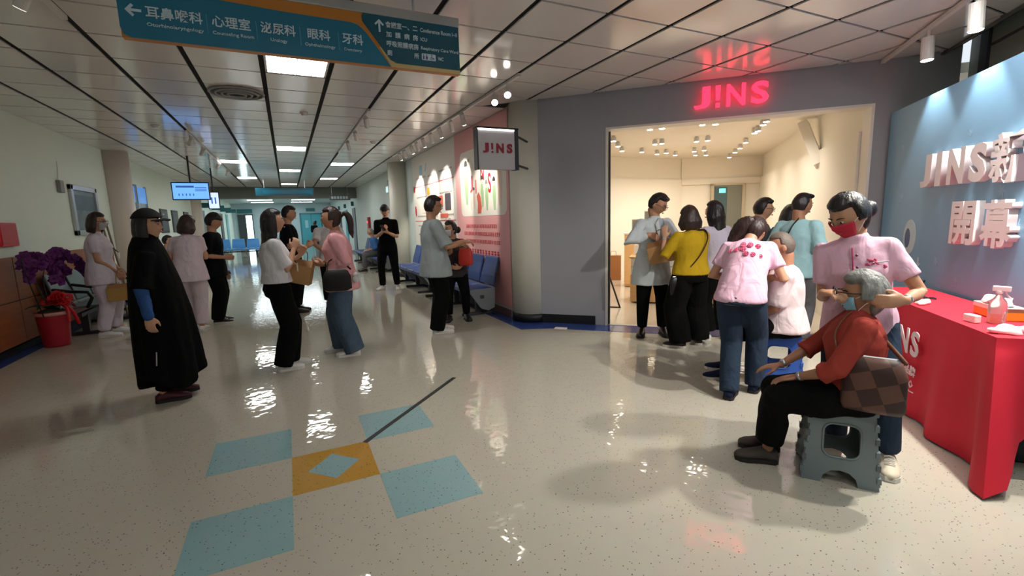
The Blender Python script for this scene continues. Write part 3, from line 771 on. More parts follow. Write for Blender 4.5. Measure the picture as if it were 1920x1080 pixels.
# ------------------------------------------------------------------ folding step stools
def stool(name, loc, rotz, W, D, Hh, body, dark, label):
    """W = width of the broad side panels, D = distance between them"""
    o = empty(name, loc, rotz, label=label, cat='stool')
    wt, wb = W*.40, W*.5
    hole = rr(-W*.24, Hh*.36, W*.24, Hh*.80, W*.13, 6)
    arch = [(-W*.24, 0.0), (-W*.21, Hh*.10), (-W*.12, Hh*.17), (0, Hh*.19), (W*.12, Hh*.17), (W*.21, Hh*.10), (W*.24, 0)]
    outer = [(-wb, 0)] + arch + [(wb, 0), (wt, Hh-.02), (-wt, Hh-.02)]
    tilt = math.atan2(D*.06, Hh)
    for sgn in (-1, 1):
        M = Matrix.Translation((0, sgn*D*.5, 0)) @ Matrix.Rotation(math.radians(90), 4, 'X') 
        me = poly2d([outer, hole], .014, M)
        co = np.empty(len(me.vertices)*3); me.vertices.foreach_get('co', co); co = co.reshape(-1, 3)
        co[:, 1] -= sgn*co[:, 2]/Hh*D*.10
        me.vertices.foreach_set('co', co.ravel())
        p = obj('side_panel', me, body, o)
        # rim around the opening
        pts_ = [(x, sgn*(D*.5-y/Hh*D*.10)+sgn*.008, y) for x, y in hole]; pts_.append(pts_[0])
        obj('rim', MB().tube(pts_, .006, 6), body, p, sm=True)
        # hinge knuckles down both edges
        for e in (-1, 1):
            for q in range(5):
                z = Hh*(.14+.165*q); xe = e*(wb+(wt-wb)*z/Hh)
                obj('hinge_knuckle', MB().cbox((xe, sgn*(D*.5-z/Hh*D*.10), z), (.018, .03, Hh*.075)), dark if q % 2 else body, p)
    for e in (-1, 1):
        fold = MB()
        x0, x1 = e*wb, e*wt
        fold.add([(x0, -D*.5, .02), (x0-e*.05, 0, .02), (x1-e*.05, 0, Hh-.03), (x1, -D*.40, Hh-.03)], [(0, 1, 2, 3)])
        fold.add([(x0, D*.5, .02), (x0-e*.05, 0, .02), (x1-e*.05, 0, Hh-.03), (x1, D*.40, Hh-.03)], [(0, 1, 2, 3)])
        q = obj('folding_side', fold, body, o); s_ = q.modifiers.new('s', 'SOLIDIFY'); s_.thickness = .01; s_.offset = 0
    for e in (-1, 1):
        obj('seat_half', MB().box((min(0, e*(wt+.015))+.001, -D*.43, Hh-.028), (max(0, e*(wt+.015))-.001, D*.43, Hh)), body, o, bevel=.008)
    dots = MB()
    for ix in range(-4, 5):
        for iy in range(-3, 4): dots.cyl((ix*W*.085+.004, iy*D*.11, Hh-.001), (ix*W*.085+.004, iy*D*.11, Hh+.003), .006, n=6)
    obj('grip_dots', dots, dark, o, kind='stuff')
    return o
M_STG = mat('stool_grey_plastic', S(112, 124, 128), .4); M_STGD = mat('stool_grey_dark', S(84, 92, 96), .4)
M_STB = mat('stool_blue_plastic', S(48, 92, 180), .4); M_STBD = mat('stool_blue_dark', S(36, 70, 150), .4)
STA = math.atan2(-.26, .20)
stool('step_stool', (2.585, 1.375, 0), STA, .34, .27, .405, M_STG, M_STGD, 'grey plastic folding step stool under the seated grey-haired woman')
stool('step_stool', (3.62, 2.43, 0), STA, .36, .27, .42, M_STB, M_STBD, 'blue plastic folding step stool under the man in white shirt')

# ------------------------------------------------------------------ beam benches
M_CHB = mat('seat_blue', S(30, 58, 118), .45, bump=.05, bscale=90); M_CHG = mat('bench_grey', S(118, 124, 128), .45); M_CHD = mat('bench_leg_dark', S(50, 52, 56), .5)
def bench(name, loc, rotz, n, pitch, label, seatm, sidem, arms=False, group=None):
    """seats along +x, facing -y"""
    o = empty(name, loc, rotz, label=label, cat='bench')
    if group: o['group'] = group
    L = n*pitch
    obj('beam', MB().box((0, -.03, .27), (L, .03, .32)), M_CHD, o)
    for i in range(n):
        x0, x1 = i*pitch+.02, (i+1)*pitch-.02
        u = (1, 0, 0)
        prof = [(-.24, .40), (-.22, .425), (0, .415), (.16, .40), (.20, .42)]
        mb = MB(); rings = []
        w = (x1-x0)/2; cx_ = (x0+x1)/2
        vs = []
        for y_, z_ in prof: vs += [(x0, y_, z_), (x1, y_, z_), (x1, y_, z_-.03), (x0, y_, z_-.03)]
        fs = [(0, 1, 2, 3)] + [(4*a+b, 4*a+(b+1) % 4, 4*a+4+(b+1) % 4, 4*a+4+b) for a in range(4) for b in range(4)] + [(16, 19, 18, 17)]
        obj('seat', MB().add(vs, fs), seatm, o, bevel=.012)
        prof = [(.19, .44), (.22, .58), (.27, .74), (.30, .86)]
        vs = []
        for j, (y_, z_) in enumerate(prof):
            iw = .012*j
            vs += [(x0+iw, y_, z_), (x1-iw, y_, z_), (x1-iw, y_+.03, z_), (x0+iw, y_+.03, z_)]
        fs = [(3, 2, 1, 0)] + [(4*a+b, 4*a+(b+1) % 4, 4*a+4+(b+1) % 4, 4*a+4+b) for a in range(3) for b in range(4)] + [(12, 13, 14, 15)]
        obj('backrest', MB().add(vs, fs), seatm, o, bevel=.015)
    for i in range(n+1):
        x_ = min(max(i*pitch, .02), L-.02)
        if arms:
            obj('armrest', MB().tube([(x_, .22, .66), (x_, .05, .62), (x_, -.12, .60), (x_, -.16, .52), (x_, -.10, .40)], .022, 6), M_BLACK, o, sm=True)
        else:
            obj('side_casting', MB().extr([(x_-.012, -.22, .40), (x_-.012, .22, .42), (x_-.012, .20, .12), (x_-.012, .10, .08), (x_-.012, -.02, .12)], (.024, 0, 0)), sidem, o, bevel=.006)
    for x_ in (.25*pitch, L-.25*pitch) if n < 4 else (.3*pitch, L/2, L-.3*pitch):
        obj('leg', MB().box((x_-.03, -.04, .03), (x_+.03, .04, .28)), M_CHD, o)
        obj('foot', MB().box((x_-.03, -.26, 0), (x_+.03, .26, .045)), M_CHD, o, bevel=.01)
    return o
# facing -x : rotate so that local -y -> world -x  (rotz = -90deg), local +x -> world -y
R90 = math.radians(-90)
bench('beam_bench', (2.50, 8.65, 0), R90, 4, .6, 'blue beam bench with grey sides nearest the shop column', M_CHB, M_CHG)
bench('beam_bench', (2.50, 11.25, 0), R90, 4, .6, 'blue beam bench with grey sides behind young man in grey shirt', M_CHB, M_CHG)
bench('beam_bench', (2.46, 15.9, 0), R90, 4, .6, 'blue beam bench beyond the rear column with a seated person', M_CHB, M_CHG)
bench('beam_bench', (2.46, 18.6, 0), R90, 4, .6, 'farthest blue beam bench along the right wall', M_CHB, M_CHG)
M_CHGR = mat('seat_grey_green', S(96, 116, 118), .4)
bench('beam_bench', (-2.62, 8.05, 0), math.radians(90), 4, .62, 'grey-green bench with black armrests against brown wood wall', M_CHGR, M_CHG, True)
bench('beam_bench', (-2.55, 15.2, 0), math.radians(90), 4, .6, 'dark bench with seated people beyond the left column', M_CHB, M_CHG)
M_CHS = mat('seat_sky_blue', S(84, 152, 214), .4)
bench('beam_bench', (-2.9, 24.2, 0), 0, 3, .58, 'sky blue seats across the far end of corridor', M_CHS, M_CHG, group='sky blue seats at the corridor end')

# ------------------------------------------------------------------ orchid in red pot
op = empty('potted_orchid', (-2.73, 7.62, 0), label='purple orchid with red ribbon in a red pot against wood wall', cat='plant')
M_POT = mat('pot_red', S(170, 26, 44), .35); M_ORC = mat('orchid_purple', S(96, 20, 100), .6, noise=.25, nscale=30); M_RIB = mat('ribbon_red', S(200, 24, 34), .35); M_LEAF = mat('orchid_leaf', S(40, 60, 38), .5); M_STEM = mat('orchid_stem', S(50, 54, 40), .6)
obj('pot', MB().loft([((0, 0, z), (1, 0, 0), (0, 1, 0), r, r) for z, r in ((0, .125), (.02, .13), (.40, .160), (.44, .165), (.44, .15), (.41, .145))], 28), M_POT, op, sm=True)
obj('pot_band', MB().loft([((0, 0, z), (1, 0, 0), (0, 1, 0), r, r) for z, r in ((.395, .166), (.435, .171))], 28), mat('pot_band_pale', S(206, 150, 140), .4), op, sm=True)
obj('moss', MB().ball((0, 0, .41), .145, .145, .07), mat('moss_green', S(44, 48, 34), .9), op, sm=True)
def leaf(mb, p, d, L, w):
    p = np.array(p, float); d = np.array(d, float); d /= np.linalg.norm(d); sd = np.cross(d, (0, 0, 1)); sd /= np.linalg.norm(sd)
    vs = []; N = 7
    for i in range(N):
        t = i/(N-1); c = p+d*L*t+np.array((0, 0, L*.55*t-L*.8*t*t)); ww = w*math.sin(math.pi*min(.97, t*.9+.08))
        vs += [c-sd*ww, c+np.array((0, 0, -.25*ww)), c+sd*ww]
    mb.add(vs, [(3*i+j, 3*i+j+1, 3*i+4+j, 3*i+3+j) for i in range(N-1) for j in (0, 1)])
for a in range(7):
    mb = MB(); leaf(mb, (0, 0, .45), (math.cos(a*.9), math.sin(a*.9), .5), .26, .045)
    q = obj('leaf', mb, M_LEAF, op, sm=True); s_ = q.modifiers.new('s', 'SOLIDIFY'); s_.thickness = .004
def nz0(v): v = np.array(v, float); return v/(np.linalg.norm(v)+1e-9)
# flowers
fm = None
def flower_mesh():
    mb = MB()
    for j in range(5):
        a = j*2*math.pi/5+.3; L = .055
        vs = []; N = 5
        d = np.array((math.cos(a), math.sin(a), .0)); sd = np.array((-math.sin(a), math.cos(a), 0))
        for i in range(N):
            t = i/(N-1); c = d*L*t+np.array((0, 0, .014*math.sin(t*2.2))); w = .030*math.sin(math.pi*(.15+.8*t))
            vs += [c-sd*w, c+np.array((0, 0, .004)), c+sd*w]
        mb.add(vs, [(3*i+q, 3*i+q+1, 3*i+4+q, 3*i+3+q) for i in range(N-1) for q in (0, 1)])
    mb.ball((0, 0, .012), .01, .01, .014, nu=8, nv=5)
    return mb.mesh('flower')
fm = flower_mesh(); fm.materials.append(M_ORC); smooth(fm)
stems = [[(0, 0, .45), (-.08, -.08, .85), (-.10, -.16, 1.08), (-.10, -.05, 1.13), (.02, .12, 1.06), (.10, .30, .94)],
         [(0, 0, .45), (-.02, -.02, .85), (.05, .08, 1.12), (.14, .24, 1.12), (.20, .40, 1.02), (.24, .52, .88)],
         [(0, 0, .45), (-.06, -.1, .75), (-.08, -.14, .95), (.0, -.06, 1.04), (.05, .02, .98), (.07, .06, .80)]]
def cr(pts, n):
    P = [np.array(p, float) for p in pts]; P = [2*P[0]-P[1]]+P+[2*P[-1]-P[-2]]; out = []
    for i in range(1, len(P)-2):
        for j in range(n):
            t = j/n; out.append(.5*((2*P[i])+(-P[i-1]+P[i+1])*t+(2*P[i-1]-5*P[i]+4*P[i+1]-P[i+2])*t*t+(-P[i-1]+3*P[i]-3*P[i+1]+P[i+2])*t**3))
    out.append(P[-2]); return out
for si, st in enumerate(stems):
    c = cr(st, 6)
    so = obj('stem', MB().tube(c, .005, 6), M_STEM, op, sm=True)
    for i in range(10, len(c), 1):
        for rep in range(2):
            f = bpy.data.objects.new('flower', fm); COL.objects.link(f); f.parent = op
            p_ = c[i]+rng.normal(0, .02, 3); f.location = p_
            f.rotation_euler = (math.radians(70+rng.uniform(-30, 30)), rng.uniform(-.5, .5), math.radians(20+rng.uniform(-60, 60)))
            f.scale = (1.05,)*3
rb = MB(); rgb = np.random.default_rng(3)
c0 = np.array((.07, .0, .56))
for a in range(22):
    d = nz0(rgb.normal(0, 1, 3)*np.array((1, 1, .7))+np.array((.3, -.1, .35))); sd = nz0(np.cross(d, rgb.normal(0, 1, 3)))
    L_ = rgb.uniform(.09, .15)
    rb.tube(cr([c0, c0+d*L_*.6+sd*.035, c0+d*L_, c0+d*L_*.6-sd*.035, c0], 4), .024, 6, flat=(sd, .15, 1))
for d in ((.10, .02, -.30), (.06, -.12, -.24), (.04, .16, -.10)):
    rb.tube(cr([c0, c0+np.array(d)*.5+np.array((.07, -.02, .03)), c0+np.array(d)+np.array((.06, 0, 0))], 5), .022, 6, flat=((1, 0, 0), .15, 1))
obj('ribbon_bow', rb, M_RIB, op, sm=True)
obj('support_stake', MB().tube(cr([(-.02, -.18, .40), (-.08, -.24, .9), (-.1, -.22, 1.12), (-.02, -.12, 1.18)], 5), .006, 6), M_BLACK, op, sm=True)

# ------------------------------------------------------------------ left wall things
o = empty('notice_box', (XL, 7.6, 1.4), label='bright red box mounted on the pale wall above wood panel', cat='wall box')
obj('box_body', MB().box((0, -.2, -.14), (.05, .2, .14)), mat('red_box', S(220, 26, 40), .4), o, bevel=.008)
obj('box_cover', MB().box((.05, -.18, -.12), (.056, .18, .12)), mat('red_box2', S(200, 20, 34), .4), o)
o = empty('framed_notice', (XL, 10.2, 1.75), label='silver framed notice hanging on left wall behind the nurse with paper bag', cat='picture frame')
fr = MB().box((0, -.55, -.40), (.05, -.47, .40)).box((0, .47, -.40), (.05, .55, .40)).box((0, -.55, .32), (.05, .55, .40)).box((0, -.55, -.40), (.05, .55, -.32))
obj('frame', fr, M_ALU, o, bevel=.006)
obj('print', MB().box((.01, -.47, -.32), (.02, .47, .32)), mat('notice_print', S(110, 124, 128), .4, noise=.4, nscale=6), o)
obj('print_band', MB().box((.02, -.42, .0), (.023, .42, .25)), mat('notice_band', S(70, 90, 96), .4, noise=.5, nscale=9), o)
o = empty('wall_device', (XL, 9.35, 2.09), label='small grey wall device high on the left wall', cat='wall device')
obj('device_body', MB().box((0, -.07, -.09), (.05, .07, .09)), mat('device_grey', S(140, 138, 130), .5), o, bevel=.008)
obj('cable', MB().tube(cr([(.01, 0, .09), (.008, .05, .25), (.008, .06, .38)], 4), .004, 6), M_LAMPW, o)
nb = empty('notice_board', (XL, 13.3, 1.6), label='pair of tall glass notice boards with painted blue reflection past the left column', cat='notice board')
for y0 in (-.85, .05):
    obj('glass', MB().box((.01, y0, -.55), (.03, y0+.75, .42)), mat('board_paper', S(120, 140, 150), .25, noise=.35, nscale=8), nb)
    obj('blue_reflection', MB().box((.03, y0, .42), (.035, y0+.75, .78)), mat('board_reflection', (0.10, 0.30, 0.75, 1), .3, emit=.55), nb)  # blue reflection on the board, painted as a faintly glowing slab
    obj('frame', MB().box((.0, y0-.03, -.6), (.05, y0, .82)), M_ALU, nb); obj('frame', MB().box((.0, y0+.75, -.6), (.05, y0+.78, .82)), M_ALU, nb)
o = empty('paper_holder', (-2.66, 11.75, 1.42), math.radians(0), label='white notice in black frame fixed to the left column', cat='sign')
obj('frame', MB().box((-.02, -.16, -.3), (.0, .16, .3)), M_BLACK, o); obj('sheet', MB().box((.0, -.14, -.27), (.006, .14, .28)), M_WHITE, o)
o = empty('sign_stand', (-2.45, 9.5, 0), label='tall slim brown sign stand standing behind the nurse', cat='stand')
M_BRN = mat('stand_brown', S(134, 112, 92), .4)
for dy in (-.04, .07): obj('post', MB().cyl((dy*.4, dy, .03), (-.16+dy*.3, dy*.6, 1.52), .014, n=8), M_BRN, o)
obj('cross_bar', MB().cyl((-.16, -.04, 1.5), (-.16, .06, 1.5), .014, n=8), M_BRN, o)
obj('foot', MB().box((-.2, -.2, 0), (.2, .2, .03)), M_BLACK, o, bevel=.01)
# monitors
def monitor(name, c, w, h, label, m_scr, bars):
    o = empty(name, c, label=label, cat='monitor')
    obj('casing', MB().box((-w/2-.02, -.02, -h/2-.02), (w/2+.02, .05, h/2+.02)), M_BLACK, o, bevel=.008)
    s_ = obj('screen', MB().box((-w/2, -.024, -h/2), (w/2, -.018, h/2)), m_scr, o)
    b = MB()
    for x0, x1, z0, z1 in bars: b.box((w*(x0-.5), -.027, h*(z0-.5)), (w*(x1-.5), -.023, h*(z1-.5)))
    obj('screen_print', b, mat('screen_marks', (.05, .16, .55, 1), .4, emit=.5), s_)
    obj('hanger_pole', MB().cyl((0, .03, h/2), (0, .03, CH-c[2]+.01), .018, n=8), M_BLACK, o)
    return o
monitor('hanging_monitor', (-1.76, 12, 2.19), .64, .33, 'bright blue hanging monitor with a list on screen', mat('screen_blue', (.16, .42, .95, 1), .3, emit=1.15),
        [(.1, .6, .72, .84), (.15, .18, .2, .34), (.25, .28, .2, .34), (.35, .38, .2, .34), (.45, .48, .2, .34), (.55, .58, .2, .34), (.62, .95, .5, .55), (.62, .95, .6, .65), (.62, .95, .7, .75)])
monitor('hanging_monitor', (-1.63, 14.3, 2.10), .22, .40, 'small portrait hanging monitor showing white screen with figures', mat('screen_white', (.55, .68, 1.0, 1), .3, emit=1.0), [(.25, .4, .3, .7), (.6, .75, .3, .7)])
# far hanging sign and small signs
fs2 = empty('corridor_sign', (.06, 17.2, 2.38), label='dark teal hanging sign spanning the far end of the corridor', cat='sign')
obj('sign_board', MB().box((-.86, -.03, 0), (.86, .03, .24)), M_SDARK, fs2)
obj('sign_stripe', MB().box((-.65, -.034, .06), (.8, -.029, .18)), M_STEAL, fs2)
for x_ in (-.6, .6): obj('hanger_rod', MB().cyl((x_, 0, .24), (x_, 0, CH-2.37), .01, n=6), M_ALU, fs2)
o = empty('room_sign', (2.05, 20.2, 2.46), label='grey hanging room sign with pale characters on the right of the corridor', cat='sign')
obj('sign_board', MB().box((-.4, -.03, -.1), (.4, .03, .1)), mat('sign_grey', S(110, 118, 120), .5), o)
b = MB()
for i in range(6): b.box((-.33+.11*i, -.034, -.05), (-.25+.11*i, -.029, .05))
obj('sign_marks', b, M_STXT, o); [obj('hanger_rod', MB().cyl((x_, 0, .1), (x_, 0, CH-2.45), .008, n=6), M_ALU, o) for x_ in (-.3, .3)]
# right wall things beyond the rear column
o = empty('exit_lamp', (XR-.12, 13.8, 2.35), label='small glowing exit lamp hanging on right wall past the column', cat='exit lamp')
obj('lamp_box', MB().box((-.03, -.16, -.1), (.03, .16, .1)), M_LAMPW, o, bevel=.005); obj('lamp_face', MB().box((-.034, -.14, -.08), (-.029, .14, .08)), mat('exit_face', (.5, .8, .85, 1), .4, emit=.9), o)
obj('bracket', MB().cyl((0, 0, .1), (0, 0, .25), .01, n=6).cyl((0, 0, .25), (.12, 0, .25), .01, n=6), M_DKGREY, o)
o = empty('wall_camera', (XR-.06, 12.9, 2.72), label='dark wall camera under ceiling above rear right column', cat='camera')
obj('camera_body', MB().box((-.06, -.09, -.09), (.06, .09, .06)), M_DKGREY, o, bevel=.01); obj('camera_lens', MB().cyl((-.07, 0, -.02), (-.055, 0, -.02), .03, n=12), M_BLACK, o)
o = empty('fire_alarm', (XR-.06, 18.2, 1.35), label='red fire alarm box on the right wall behind the man in black', cat='fire alarm')
obj('alarm_box', MB().box((-.03, -.15, -.28), (.06, .15, .28)), mat('alarm_red', S(150, 30, 36), .4), o, bevel=.008); obj('alarm_light', MB().ball((-.04, 0, .1), .03, .04, .04, nu=10, nv=6), mat('alarm_lamp', (1, .1, .1, 1), .4, emit=2), o)
dr = empty('door_3', (XR, 13.4, 0), kind='structure')
obj('door_leaf', MB().box((-.03, -.4, 0), (.02, .4, 2.05)), mat('door_grey', S(132, 140, 146), .4), dr, bevel=.006); obj('door_frame', MB().box((-.05, -.47, 0), (.02, -.41, 2.12)).box((-.05, .41, 0), (.02, .47, 2.12)), mat('door_frame_grey', S(104, 110, 116), .4), dr)
obj('door_handle', MB().cyl((-.03, -.3, 1.0), (-.08, -.3, 1.0), .012, n=8).cyl((-.08, -.3, 1.0), (-.08, -.18, 1.0), .012, n=8), M_ALU, dr)
for i, y_ in enumerate((22.5, 25.5, 28.5, 31)):
    for sd, x_ in ((-1, XL), (1, XR)):
        d_ = empty('door_%d' % (4+2*i+(sd > 0)), (x_, y_, 0), kind='structure')
        obj('door_leaf', MB().box((-.04, -.45, 0), (.04, .45, 2.1)), [MATS['door_frame_grey'], M_TEAL, M_DKGREY, M_TEAL][i], d_, bevel=.006)
        obj('door_sign', MB().box((-.12 if sd > 0 else 0, -.02, 2.2), (0 if sd > 0 else .5, .02, 2.4)), MATS['teal_sign'], d_)
for i, y_ in enumerate((15.8, 17.2, 19.0)):
    o = empty('wall_notice', (XL, y_, 1.6), label=['dark framed picture on left wall behind the white-uniformed women', 'second dark picture on left wall down the corridor', 'far small notice on left wall down the corridor'][i], cat='picture frame')
    obj('frame', MB().box((0, -.4, -.3), (.03, .4, .35)), M_DKGREY, o); obj('print', MB().box((.03, -.34, -.24), (.034, .34, .29)), mat('dark_print', S(70, 72, 70), .4, noise=.6, nscale=6), o)

# ------------------------------------------------------------------ pink and white wall posters
Mp = frame((XR-.012, 0, 0), (0, -1, 0), (-1, 0, 0))     # x = -world y
pk = empty('wall_poster', (XR, 7.0, 1.5), label='large pink wall poster with white illustrated panel and red text lines', cat='poster')
M_PINK = mat('poster_pink', S(226, 164, 164), .5); M_PWH = mat('poster_white', S(236, 230, 220), .5)
obj('poster_sheet', shift(MB().box((XR-.012, 5.95, .14), (XR-.002, 8.18, 2.91)).mesh('poster_sheet'), pk.location), M_PINK, pk)
obj('poster_panel', shift(poly2d([rr(-7.92, 1.48, -6.02, 2.56, .12)], .004, Mp), pk.location), M_PWH, pk)
M_PR = mat('poster_red', S(196, 30, 50), .5); M_PG = mat('poster_green', S(166, 196, 150), .5); M_PGR = mat('poster_grey_line', S(150, 140, 134), .5); M_PO = mat('poster_orange', S(214, 96, 72), .5); M_PBK = mat('poster_black', S(60, 56, 54), .5); M_PSK = mat('poster_skin', S(232, 204, 186), .5)
def pshape(loops, m, par, z=.003, nm='printed_shape'): obj(nm, shift(poly2d(loops, .002, Mp @ Matrix.Translation((0, 0, z))), par.location), m, par)
for ch, x0, x1, y0, y1 in (('J', -7.43, -7.33, 1.88, 2.14), ('I', -7.20, -7.17, 1.84, 2.06), ('N', -6.98, -6.83, 2.03, 2.27), ('S', -6.68, -6.56, 1.82, 2.12)):
    obj('printed_letter', shift(text_fit(ch, Mp @ Matrix.Translation((0, 0, .002)), x0, x1, y0, y1, .02, .002), pk.location), M_PR, pk)
def figure(x, y0, h, body, hair, par):
    pshape([[(x-.05*h, y0), (x-.13*h, y0+.45*h), (x-.10*h, y0+.72*h), (x+.10*h, y0+.72*h), (x+.13*h, y0+.45*h), (x+.05*h, y0)]], body, par, .003)
    pshape([circ(x, y0+.84*h, .09*h, 16, .11*h)], M_PSK, par, .003); pshape([[(x+.10*h*math.cos(a), y0+.87*h+.11*h*math.sin(a)) for a in np.linspace(-.2, 3.34, 10)]], hair, par, .005)
figure(-7.62, 1.68, .75, M_PG, M_PBK, pk); figure(-7.50, 2.02, .42, M_PWH, M_PGR, pk)
pshape([[(-7.15, 1.52), (-7.0, 1.52), (-6.96, 1.62), (-7.0, 1.78), (-7.08, 1.86), (-7.16, 1.80), (-7.12, 1.68)]], M_PO, pk)
figure(-6.92, 1.62, .50, M_PG, M_PBK, pk); figure(-6.74, 1.56, .48, M_PG, M_PGR, pk); figure(-6.45, 1.56, .50, M_PG, M_PBK, pk); figure(-6.25, 1.62, .75, M_PSK, M_PGR, pk); figure(-7.28, 1.60, .36, M_PSK, M_PBK, pk); figure(-7.42, 1.58, .34, M_PSK, M_PO, pk)
pshape([circ(-6.44, 2.25, .06, 16), circ(-6.44, 2.25, .048, 16), circ(-6.30, 2.25, .06, 16), circ(-6.30, 2.25, .048, 16)], M_PGR, pk)
rt = random.Random(5)
def textrow(x0, x1, y, h, m, par, M_=None):
    """a row of small print too blurred to read: short strokes"""
    mb = MB(); x = x0
    while x < x1:
        w = h*rt.uniform(.7, .95)
        for q in range(3):
            yy = y+h*(q*.33); mb.box((x+rt.uniform(0, w*.15), yy, 0), (x+w*rt.uniform(.75, 1), yy+h*.16, .002))
        xx = x+w*rt.uniform(.3, .6); mb.box((xx, y, 0), (xx+h*.14, y+h*.85, .002))
        x += h*1.08
    me = mb.mesh('printed_text'); me.transform((M_ or Mp) @ Matrix.Translation((0, 0, .001))); obj('printed_text', shift(me, par.location), m, par, kind='stuff')
textrow(-7.72, -6.42, 1.29, .065, M_PR, pk); textrow(-7.82, -6.30, 1.165, .065, M_PR, pk); textrow(-7.74, -6.32, 1.04, .065, M_PR, pk); textrow(-7.72, -6.34, .84, .11, M_PR, pk)
wt = empty('wall_poster', (XR, 9.6, 1.5), label='large white timeline poster with red lines and small photos', cat='poster')
obj('poster_sheet', shift(MB().box((XR-.012, 8.18, .14), (XR-.002, 11.3, 2.91)).mesh('poster_sheet'), wt.location), mat('poster_offwhite', S(222, 218, 210), .5), wt)
for y_ in (2.20, 1.42): pshape([[(-11.25, y_), (-8.25, y_), (-8.25, y_+.012), (-11.25, y_+.012)]], M_PR, wt)
pshape([circ(-11.2, 2.17, .08)], M_PR, wt); pshape([circ(-11.15, 1.66, .07, 16, .12)], M_PR, wt)
pshape([rr(-10.65, 2.45, -10.40, 2.66, .03)], mat('poster_blue', S(140, 180, 196), .5), wt); pshape([[(-10.22, 2.5), (-10.16, 2.5), (-10.06, 2.66), (-10.12, 2.66)]], MATS['poster_blue'], wt)
pshape([rr(-10.1, 1.98, -9.9, 2.14, .03)], mat('poster_yellow', S(226, 176, 60), .5), wt)
for x, y_, w, h, m in ((-9.3, 1.72, .3, .2, M_PO), (-8.85, 1.62, .35, .32, mat('photo_dark', S(70, 64, 70), .5, noise=.6, nscale=20)), (-9.2, 1.48, .5, .08, M_PO), (-8.75, 2.02, .2, .1, M_PSK), (-9.6, 2.02, .22, .1, M_PSK), (-10.6, 1.6, .3, .3, M_PSK)):
    pshape([rr(x, y_, x+w, y_+h, .02)], m, wt)
for y_ in (2.38, 1.95, 1.52, 1.30, 1.1): textrow(-11.0, -10.2, y_, .035, M_PGR, wt); textrow(-10.0, -9.4, y_-.02, .035, M_PGR, wt); textrow(-9.2, -8.4, y_, .035, M_PGR, wt)
pshape([circ(-8.85, 1.38, .09, 14), circ(-8.85, 1.38, .08, 14), circ(-8.62, 1.38, .09, 14), circ(-8.62, 1.38, .08, 14)], M_PGR, wt)

# ------------------------------------------------------------------ shop furniture
def swo(name, s, n, label, cat, kind=None): return empty(name, SW(s, n), math.radians(-45), label=label, cat=cat, kind=kind)
# local x along the front, local y into the shop
ct = swo('display_counter', 2.0, 1.60, 'light oak display counter with white drawers in front of shop', 'counter')
L = 2.2
obj('base', MB().box((-1.18, .04, .03), (L, .7, .46)), M_OAK, ct, bevel=.004)
obj('plinth', MB().box((-1.12, .08, 0), (L-.05, .66, .035)), M_DKGREY, ct)
x = -1.18
for i in range(4):
    w = (L+1.18)/4
    for z0, z1 in ((.475, .60), (.61, .735)):
        obj('drawer', MB().box((x+.006, .03, z0), (x+w-.006, .68, z1)), M_WHITE, ct, bevel=.003)
    x += w
obj('counter_top', MB().box((-1.2, 0, .74), (L+.02, .72, .765)), M_OAK, ct, bevel=.003)
obj('riser', MB().box((-1.15, .34, .765), (L, .70, .93)), mat('acrylic_white', S(244, 240, 232), .3), ct)
obj('upper_shelf', MB().box((-1.15, .36, 1.08), (L, .70, 1.10)), M_WHITE, ct)
obj('shelf_panel', MB().box((-1.15, .66, .93), (-.80, .70, 1.25)), M_OAK, ct)
obj('shelf_light', MB().box((-1.1, .38, 1.066), (L-.05, .42, 1.08)), mat('shelf_strip', (1, .9, .75, 1), .5, emit=7), ct)
gl = None
for i in range(20):
    xx = -1.05+i*.16
    for row, (yy, zz) in enumerate(((.16, .765), (.46, .93))):
        o = empty('eyeglasses', (0, 0, 0), label='pair of eyeglasses displayed on the oak shop counter', cat='glasses', group='eyeglasses on the shop counter')
        o.location = Vector(SW(2.0, 1.60, 0))+Vector((k*(xx+yy), k*(yy-xx), zz)); o.rotation_euler[2] = math.radians(-45)
        if gl is None:
            f_ = MB()
            for sx in (-.033, .033): f_.tube([(sx+.024*math.cos(a), 0, .026+.02*math.sin(a)) for a in np.linspace(0, 6.283, 13)], .003, 5, round_ends=False)
            f_.tube([(-.01, 0, .03), (.01, 0, .03)], .003, 5)
            t_ = MB()
            for sx in (-.06, .06): t_.tube([(sx, 0, .032), (sx*.95, .12, .03), (sx*.93, .14, .012)], .0025, 5)
            gl = (f_.mesh('frame'), t_.mesh('temples'))
        obj('frame', gl[0], mat('glasses_black', S(30, 28, 28), .3), o); obj('temples', gl[1], MATS['glasses_black'], o)
# back counters
bc = swo('oak_cabinet', 1.35, 3.4, 'tall light oak cabinet with mirror behind the doctor', 'cabinet')
obj('cabinet_body', MB().box((-.8, 0, .02), (.9, .45, 1.05)), M_OAK, bc, bevel=.004); obj('cabinet_top', MB().box((-.82, -.02, 1.05), (.92, .47, 1.08)), M_WHITE, bc)
for i in range(3): obj('cabinet_door', MB().box((-.79+.563*i, -.016, .06), (-.79+.563*(i+1)-.01, 0, 1.03)), M_OAK, bc)
for i, (s_, w, h, z0) in enumerate(((1.05, .30, .42, 1.08), (.75, .18, .26, 1.08))):
    o = swo('counter_mirror', s_, 3.72, ['grey square counter mirror on oak cabinet behind the doctor', 'small grey counter mirror left of the larger mirror'][i], 'mirror'); o.location.z = z0
    obj('mirror_frame', MB().box((-w/2, 0, .02), (w/2, .02, h)), mat('mirror_grey', S(172, 164, 146), .3), o, bevel=.004); obj('mirror_glass', MB().box((-w/2+.015, -.003, .04), (w/2-.015, 0, h-.015)), mat('mirror_face', S(160, 156, 144), .1, metal=.6), o); obj('mirror_foot', MB().box((-w/3, -.06, 0), (w/3, .08, .02)), M_DKGREY, o)
